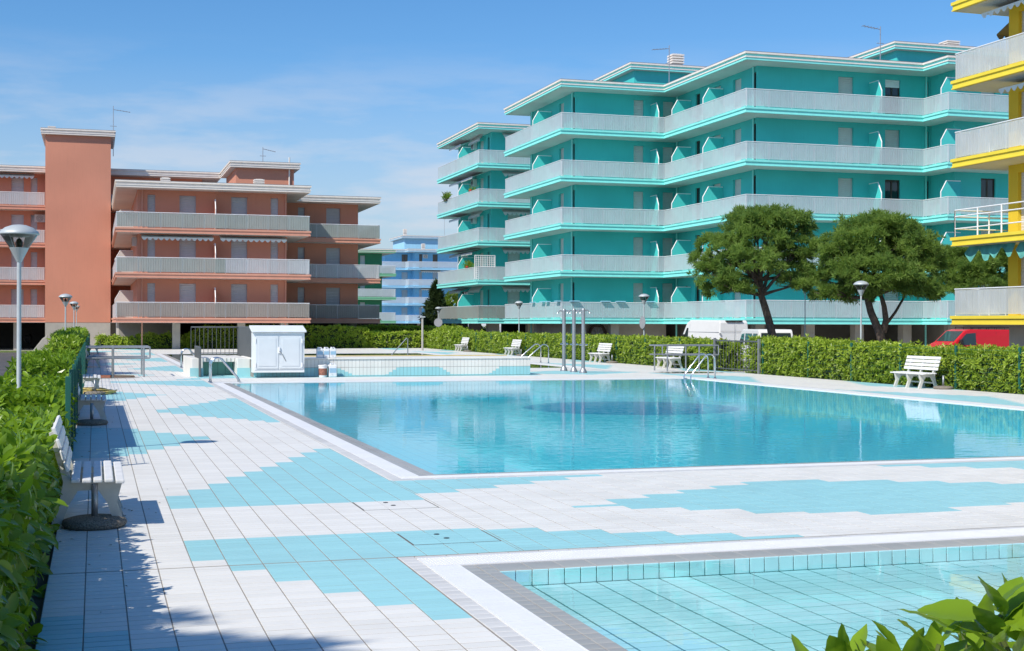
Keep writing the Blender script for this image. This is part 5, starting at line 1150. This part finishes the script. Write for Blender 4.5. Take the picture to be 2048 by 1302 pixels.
def cone_tree(label, x, ytop, ybot, dp, w, matn, n, seed, broad=False):
    b0 = at(x, ybot, dp); tp = at(x, ytop, dp); H_ = tp[2] - STREET; t = thing('conifer_tree' if not broad else 'small_tree', label, 'tree', (b0[0], b0[1], STREET))
    MB().tube([(b0[0], b0[1], STREET), (b0[0], b0[1], STREET + H_ * .9)], [.16, .04], 8).build('trunk', 'bark', t)
    u = RNG.uniform(0, 1, n) ** .7; z = tp[2] - u * (H_ - .8); r = (w * np.minimum(1, u * 1.5 + .05) if not broad else w * np.sin(np.pi * np.clip(u * .9 + .08, 0, 1))) * RNG.uniform(.55, 1.1, n); a0 = RNG.uniform(0, 6.28, n)
    r = r * (1 + .2 * np.sin(z * 5 + a0 * 3))
    P_ = np.stack([b0[0] + r * np.cos(a0), b0[1] + r * np.sin(a0), z], 1); A = np.stack([np.cos(a0), np.sin(a0), RNG.uniform(-.2, .8, n)], 1)
    struct(leaf_mesh('crown', rosettes(P_, A, 8, .34 if not broad else .30, (10, 80), np.clip(RNG.normal(.45, .2, n), 0, 1)), False, matn, t, .6 if not broad else 1), 'stuff')
cone_tree('dark conifer beside the slim turquoise block', 872, 562, 660, 118, 1.15, 'conifer_needle', 1100, 1)
cone_tree('light green small tree behind the slim turquoise block', 904, 582, 660, 126, 1.0, 'broad_leaf', 600, 2, True)

# ------------------------------------------------------------------ vehicles
def vehicle(name, label, cat, loc, rz, prof, W_, paint, side_win, front_win=None, rear=None, wheels=(1.5, -1.5), wr=.33, tum=.90, ztum=1.0):
    t = thing(name, label, cat, loc, rz)
    zmax = max(p[1] for p in prof); hw = lambda z: W_ / 2 * (1 - (1 - tum) * max(0, (z - ztum) / (zmax - ztum)) ** 1.3)
    n = len(prof); V = [(x, -hw(z), z) for x, z in prof] + [(x, hw(z), z) for x, z in prof]
    MB().add(V, [tuple(range(n)), tuple(range(2*n - 1, n - 1, -1))] + [(i, i + n, (i+1) % n + n, (i+1) % n) for i in range(n)]).build('body', paint, t, bevel=.06, smooth=False)
    for pts, nm, mt in side_win:
        for s in (-1, 1):
            m = len(pts); Vv = [(x, s * (hw(z) + .006), z) for x, z in pts]; MB().add(Vv, [tuple(range(m)) if s < 0 else tuple(range(m - 1, -1, -1))]).build(nm, mt, t)
    def cross(p0, p1, inset, nm, mt, off=.006):
        (xa, za), (xb, zb) = p0, p1; d = Vector((xb - xa, zb - za)).normalized(); o = Vector((d.y, -d.x)) * off
        if o.x * (1 if (xa + xb) > 0 else -1) < 0: o = -o
        Vv = [(xa + o.x, -hw(za) + inset, za + o.y), (xa + o.x, hw(za) - inset, za + o.y), (xb + o.x, hw(zb) - inset, zb + o.y), (xb + o.x, -hw(zb) + inset, zb + o.y)]
        return MB().add(Vv, [(0, 1, 2, 3)]).build(nm, mt, t)
    if front_win: cross(*front_win, .12, 'windscreen', 'glass_car')
    for a_ in (rear or []): cross(*a_)
    for wxx in wheels:
        for s in (-1, 1):
            w = MB().tube([(wxx, s * (W_/2 - .20), wr), (wxx, s * (W_/2 + .01), wr)], wr, 18).build('wheel', 'tyre', t); MB().tube([(wxx, s * (W_/2), wr), (wxx, s * (W_/2 + .018), wr)], wr * .6, 14).build('rim', 'steel_dull', w)
    return t, hw
prof = [(-2.5, .38), (-2.52, 1.2), (-2.46, 2.25), (-2.38, 2.40), (1.0, 2.42), (1.38, 2.26), (1.95, 1.42), (2.42, 1.18), (2.5, .85), (2.5, .38)]
t, hw = vehicle('parked_van', 'tall white panel van parked behind the gate', 'van', (33.05, 69.0, STREET), math.radians(93), prof, 1.86, 'van_white',
    [([(1.15, 1.35), (1.75, 1.35), (1.32, 1.98), (1.15, 1.98)], 'side_window', 'glass_car'), ([(-2.4, 1.74), (1.2, 1.74), (1.2, 1.765), (-2.4, 1.765)], 'panel_seam', 'sign_grey'), ([(.98, .5), (1.0, .5), (1.0, 2.2), (.98, 2.2)], 'panel_seam', 'sign_grey')],
    ((1.95, 1.42), (1.38, 2.26)), None)
MB().box(-2.535, -2.53, -.008, .008, .5, 2.25).box(-2.533, -2.528, -.85, .85, 1.80, 1.82).build('door_seam', 'sign_grey', t, world=False)
MB().box(-2.54, -2.50, .10, .26, .75, 1.02).build('plate_recess', 'black_plastic', t, world=False); MB().box(-2.53, -2.40, -.5, .5, 2.33, 2.40).build('roof_lamp', 'black_plastic', t, world=False, bevel=.01)
for s in (-1, 1):
    MB().box(-2.56, -2.50, s*.83 - .06, s*.83 + .06, 1.0, 1.45).build('tail_light', 'tail_lamp', t, world=False, bevel=.01); MB().box(-2.57, -2.48, s*.88 - .03, s*.88 + .03, 1.62, 1.72).build('hinge', 'sign_grey', t, world=False); MB().box(1.5, 1.62, s*1.0 - .09, s*1.0 + .09, 1.35, 1.62).build('mirror', 'black_plastic', t, world=False, bevel=.03)
MB().box(-2.62, -2.48, -.92, .92, .36, .56).build('bumper', 'sign_grey', t, world=False, bevel=.03)
prof = [(-2.15, .38), (-2.2, 1.1), (-2.02, 1.86), (-1.9, 1.95), (.9, 1.95), (1.15, 1.85), (1.75, 1.18), (2.2, 1.0), (2.28, .7), (2.28, .38)]
p = at(1528, 660, 66); t, hw = vehicle('parked_van', 'lower white minibus parked behind the left pine trunk', 'van', (p[0], p[1], STREET), math.radians(78), prof, 1.8, 'van_white',
    [([(-1.95, 1.2), (-1.1, 1.2), (-1.1, 1.75), (-1.85, 1.75)], 'side_window', 'glass_car'), ([(-.9, 1.2), (.3, 1.2), (.3, 1.75), (-.9, 1.75)], 'side_window', 'glass_car'), ([(.5, 1.2), (1.4, 1.2), (1.0, 1.7), (.5, 1.75)], 'side_window', 'glass_car')], ((1.75, 1.18), (1.15, 1.85)), [((-2.18, 1.15), (-2.04, 1.78), .12, 'rear_window', 'glass_car')])
MB().box(-2.28, -2.1, -.88, .88, .38, .58).build('bumper', 'sign_grey', t, world=False, bevel=.03)
prof = [(-2.37, .36), (-2.42, 1.1), (-2.32, 1.84), (-2.2, 1.93), (.62, 1.95), (.95, 1.87), (1.62, 1.28), (2.2, 1.03), (2.38, .78), (2.40, .36)]
t, hw = vehicle('parked_van', 'bright red van with a roof rack beside the yellow building', 'van', (45.2, 62.4, STREET), math.radians(180), prof, 1.88, 'van_red',
    [([(.30, 1.12), (1.35, 1.12), (1.42, 1.25), (.88, 1.72), (.30, 1.76)], 'side_window', 'glass_car'), ([(.24, .5), (.26, .5), (.26, 1.8), (.24, 1.8)], 'panel_seam', 'tail_lamp'), ([(-1.0, .5), (-.98, .5), (-.98, 1.8), (-1.0, 1.8)], 'panel_seam', 'tail_lamp')], ((1.60, 1.30), (.97, 1.85)), None)
for s in (-1, 1):
    MB().add([(2.24, s*.92, .78), (2.36, s*.55, .74), (2.20, s*.55, .98), (1.95, s*.90, 1.06)], [(0, 1, 2, 3) if s < 0 else (3, 2, 1, 0)]).build('headlight', 'headlamp', t, world=False); MB().box(2.05, 2.34, s*.88 - .07, s*.88 + .07, .78, .96).build('headlight', 'headlamp', t, world=False, bevel=.03)
    MB().box(1.2, 1.36, s*1.02 - .1, s*1.02 + .1, 1.12, 1.42).build('mirror', 'black_plastic', t, world=False, bevel=.04)
    MB().tube([(.45, s*.72, 2.06), (-2.2, s*.72, 2.06)], .025, 6).build('roof_rail', 'black_plastic', t, world=False)
q = MB()
for i in range(6): x = .4 - i * .5; q.tube([(x, -.76, 1.94), (x, -.76, 2.06), (x, .76, 2.06), (x, .76, 1.94)], .022, 6)
q.build('roof_rack', 'black_plastic', t, world=False); MB().box(2.3, 2.46, -.9, .9, .36, .62).build('bumper', 'sign_grey', t, world=False, bevel=.04); MB().box(2.385, 2.41, -.45, .45, .66, .74).build('grille', 'black_plastic', t, world=False)
prof = [(-2.1, .4), (-2.15, 1.0), (-1.9, 1.55), (-1.6, 1.68), (.3, 1.66), (1.0, 1.12), (2.0, .98), (2.15, .7), (2.15, .4)]
p = at(52, 690, 116)
t, hw = vehicle('parked_car', 'black car parked in the shade under the terracotta building', 'car', (p[0], p[1], STREET), math.radians(80), prof, 1.8, 'car_black', [([(-1.7, 1.05), (.75, 1.05), (.25, 1.52), (-1.5, 1.55)], 'side_window', 'glass_car')], ((1.0, 1.12), (.35, 1.62)), [((-2.12, 1.05), (-1.93, 1.5), .12, 'rear_window', 'glass_car')])

# ------------------------------------------------------------------ small things
p = at(85, 695, 100); t = thing('concrete_block', 'grey wedge shaped concrete block at the kerb left of the lamps', 'block', (p[0], p[1], STREET))
MB().add([(p[0] - .75, p[1] - .4, STREET), (p[0] + .35, p[1] - .4, STREET), (p[0] + .35, p[1] + .4, STREET), (p[0] - .75, p[1] + .4, STREET), (p[0], p[1] - .3, STREET + 1.0), (p[0] + .35, p[1] - .3, STREET + 1.25), (p[0] + .35, p[1] + .3, STREET + 1.25), (p[0], p[1] + .3, STREET + 1.0)], [(3,2,1,0),(4,5,6,7),(0,1,5,4),(1,2,6,5),(2,3,7,6),(3,0,4,7)]).build('wedge', 'concrete', t, bevel=.03)
for i, (xp, w) in enumerate(((1068, 0), (1088, 0), (1097, 0), (1118, 0), (1148, 1), (1210, 1), (1240, 1), (1300, 1))):      # clothes driers clipped to the first railing
    lb = ['clothes drier at the left end of the lowest turquoise balcony', 'second clothes drier from the left on the lowest turquoise balcony', 'third clothes drier from the left on the lowest turquoise balcony', 'fourth clothes drier just left of the balcony corner', 'clothes drier just right of the balcony corner', 'clothes drier above the wheel on the garage wall', 'clothes drier left of the lamp with the round sign', 'clothes drier right of the lamp with the round sign'][i]
    z = Z0 + SLAB + RAIL + .02; c = (27.68, wy(xp, 27.68)) if not w else (wx(xp, 79.35), 79.35)
    t = thing('clothes_drier', lb, 'clothes drier', (c[0], c[1], z), group='light blue clothes driers on the lowest balcony')
    for j in range(3):
        u = -.05 - .07 * j
        MB().tube([(c[0] + u, c[1] - .28, z + .05), (c[0] + u, c[1] + .28, z + .05)] if not w else [(c[0] - .28, c[1] + u, z + .05), (c[0] + .28, c[1] + u, z + .05)], .03, 5).build('rod', 'rack_blue', t)
    for s in (-.28, .28): MB().tube([(c[0] + .04, c[1] + s, z + .05), (c[0] - .22, c[1] + s, z + .05)] if not w else [(c[0] + s, c[1] + .04, z + .05), (c[0] + s, c[1] - .22, z + .05)], .03, 5).build('arm', 'rack_blue', t)
t = thing('wall_wheel', 'dark round wheel leaning on the garage wall under the turquoise block', 'wheel', (wx(1195, 81.1), 81.1, STREET)); c = (wx(1195, 81.0), 81.0, 1.18)
MB().tube(arc(c, .52, 0, 2 * math.pi, 24), .10, 8).build('tyre', 'dark_wood', t); MB().lathe([(0, 0), (.2, 0), (.2, .05), (0, .05)], (0, 0, 0), 14)
q = MB()
for i in range(6): a0 = i * math.pi / 3; q.tube([c, (c[0] + .46 * math.cos(a0), c[1], c[2] + .46 * math.sin(a0))], .035, 5)
q.build('spokes', 'sign_grey', t); MB().box(c[0] - .3, c[0] + .3, c[1] - .05, c[1] + .05, STREET, c[2] - .58).build('stand', 'dark_wood', t)
def plant(label, x, y, z, n, sz, matn, flower=False):
    t = thing('potted_plant', label, 'plant', (x, y, z)); MB().box(x - .15, x + .15, y - .45, y + .45, z, z + .2).build('planter', 'dark_wood', t)
    P_ = np.array([x, y, z + .3]) + RNG.normal(0, 1, (n, 3)) * np.array([.12, .45, .16]); A = RNG.normal(0, .5, (n, 3)) + np.array([0, 0, 1.]); struct(leaf_mesh('foliage', rosettes(P_, A, 5, sz, (15, 75), np.clip(RNG.normal(.4, .2, n), 0, 1)), False, matn, t, .6), 'stuff')
    if flower: MB().box(x - .2, x - .1, y - .3, y + .3, z + .2, z + .34).build('flowers', 'flower_red', t, bevel=.04)
zb = lambda k: Z0 + ST * k + SLAB + RAIL - .12
plant('spiky plant on the third floor balcony of the slim turquoise block', 27.72, wy(892, 27.7), zb(3) + .02, 40, .35, 'broad_leaf')
plant('red flowers on the third floor balcony of the slim turquoise block', 28.0, wy(944, 28.0), zb(3), 30, .2, 'hedge_leaf', True); plant('leafy plants beside the lattice screen of the slim turquoise block', 28.0, wy(937, 28.0), zb(1), 60, .26, 'hedge_leaf', True)
c = (35.3, wy(1455, 35.3)); z = Z0 + SLAB + .001; t = thing('plastic_chair', 'white plastic chair on the lowest balcony above the white van', 'chair', (c[0], c[1], z))
MB().box(c[0] - .25, c[0] + .25, c[1] - .25, c[1] + .25, z + .42, z + .46).build('seat', 'white_paint', t); MB().box(c[0] - .25, c[0] + .25, c[1] - .26, c[1] - .21, z + .46, z + 1.05).build('backrest', 'white_paint', t)
for sx in (-.22, .22):
    for sy in (-.22, .22): MB().box(c[0] + sx - .02, c[0] + sx + .02, c[1] + sy - .02, c[1] + sy + .02, z, z + .42).build('leg', 'white_paint', t)
bpy.context.view_layer.update()
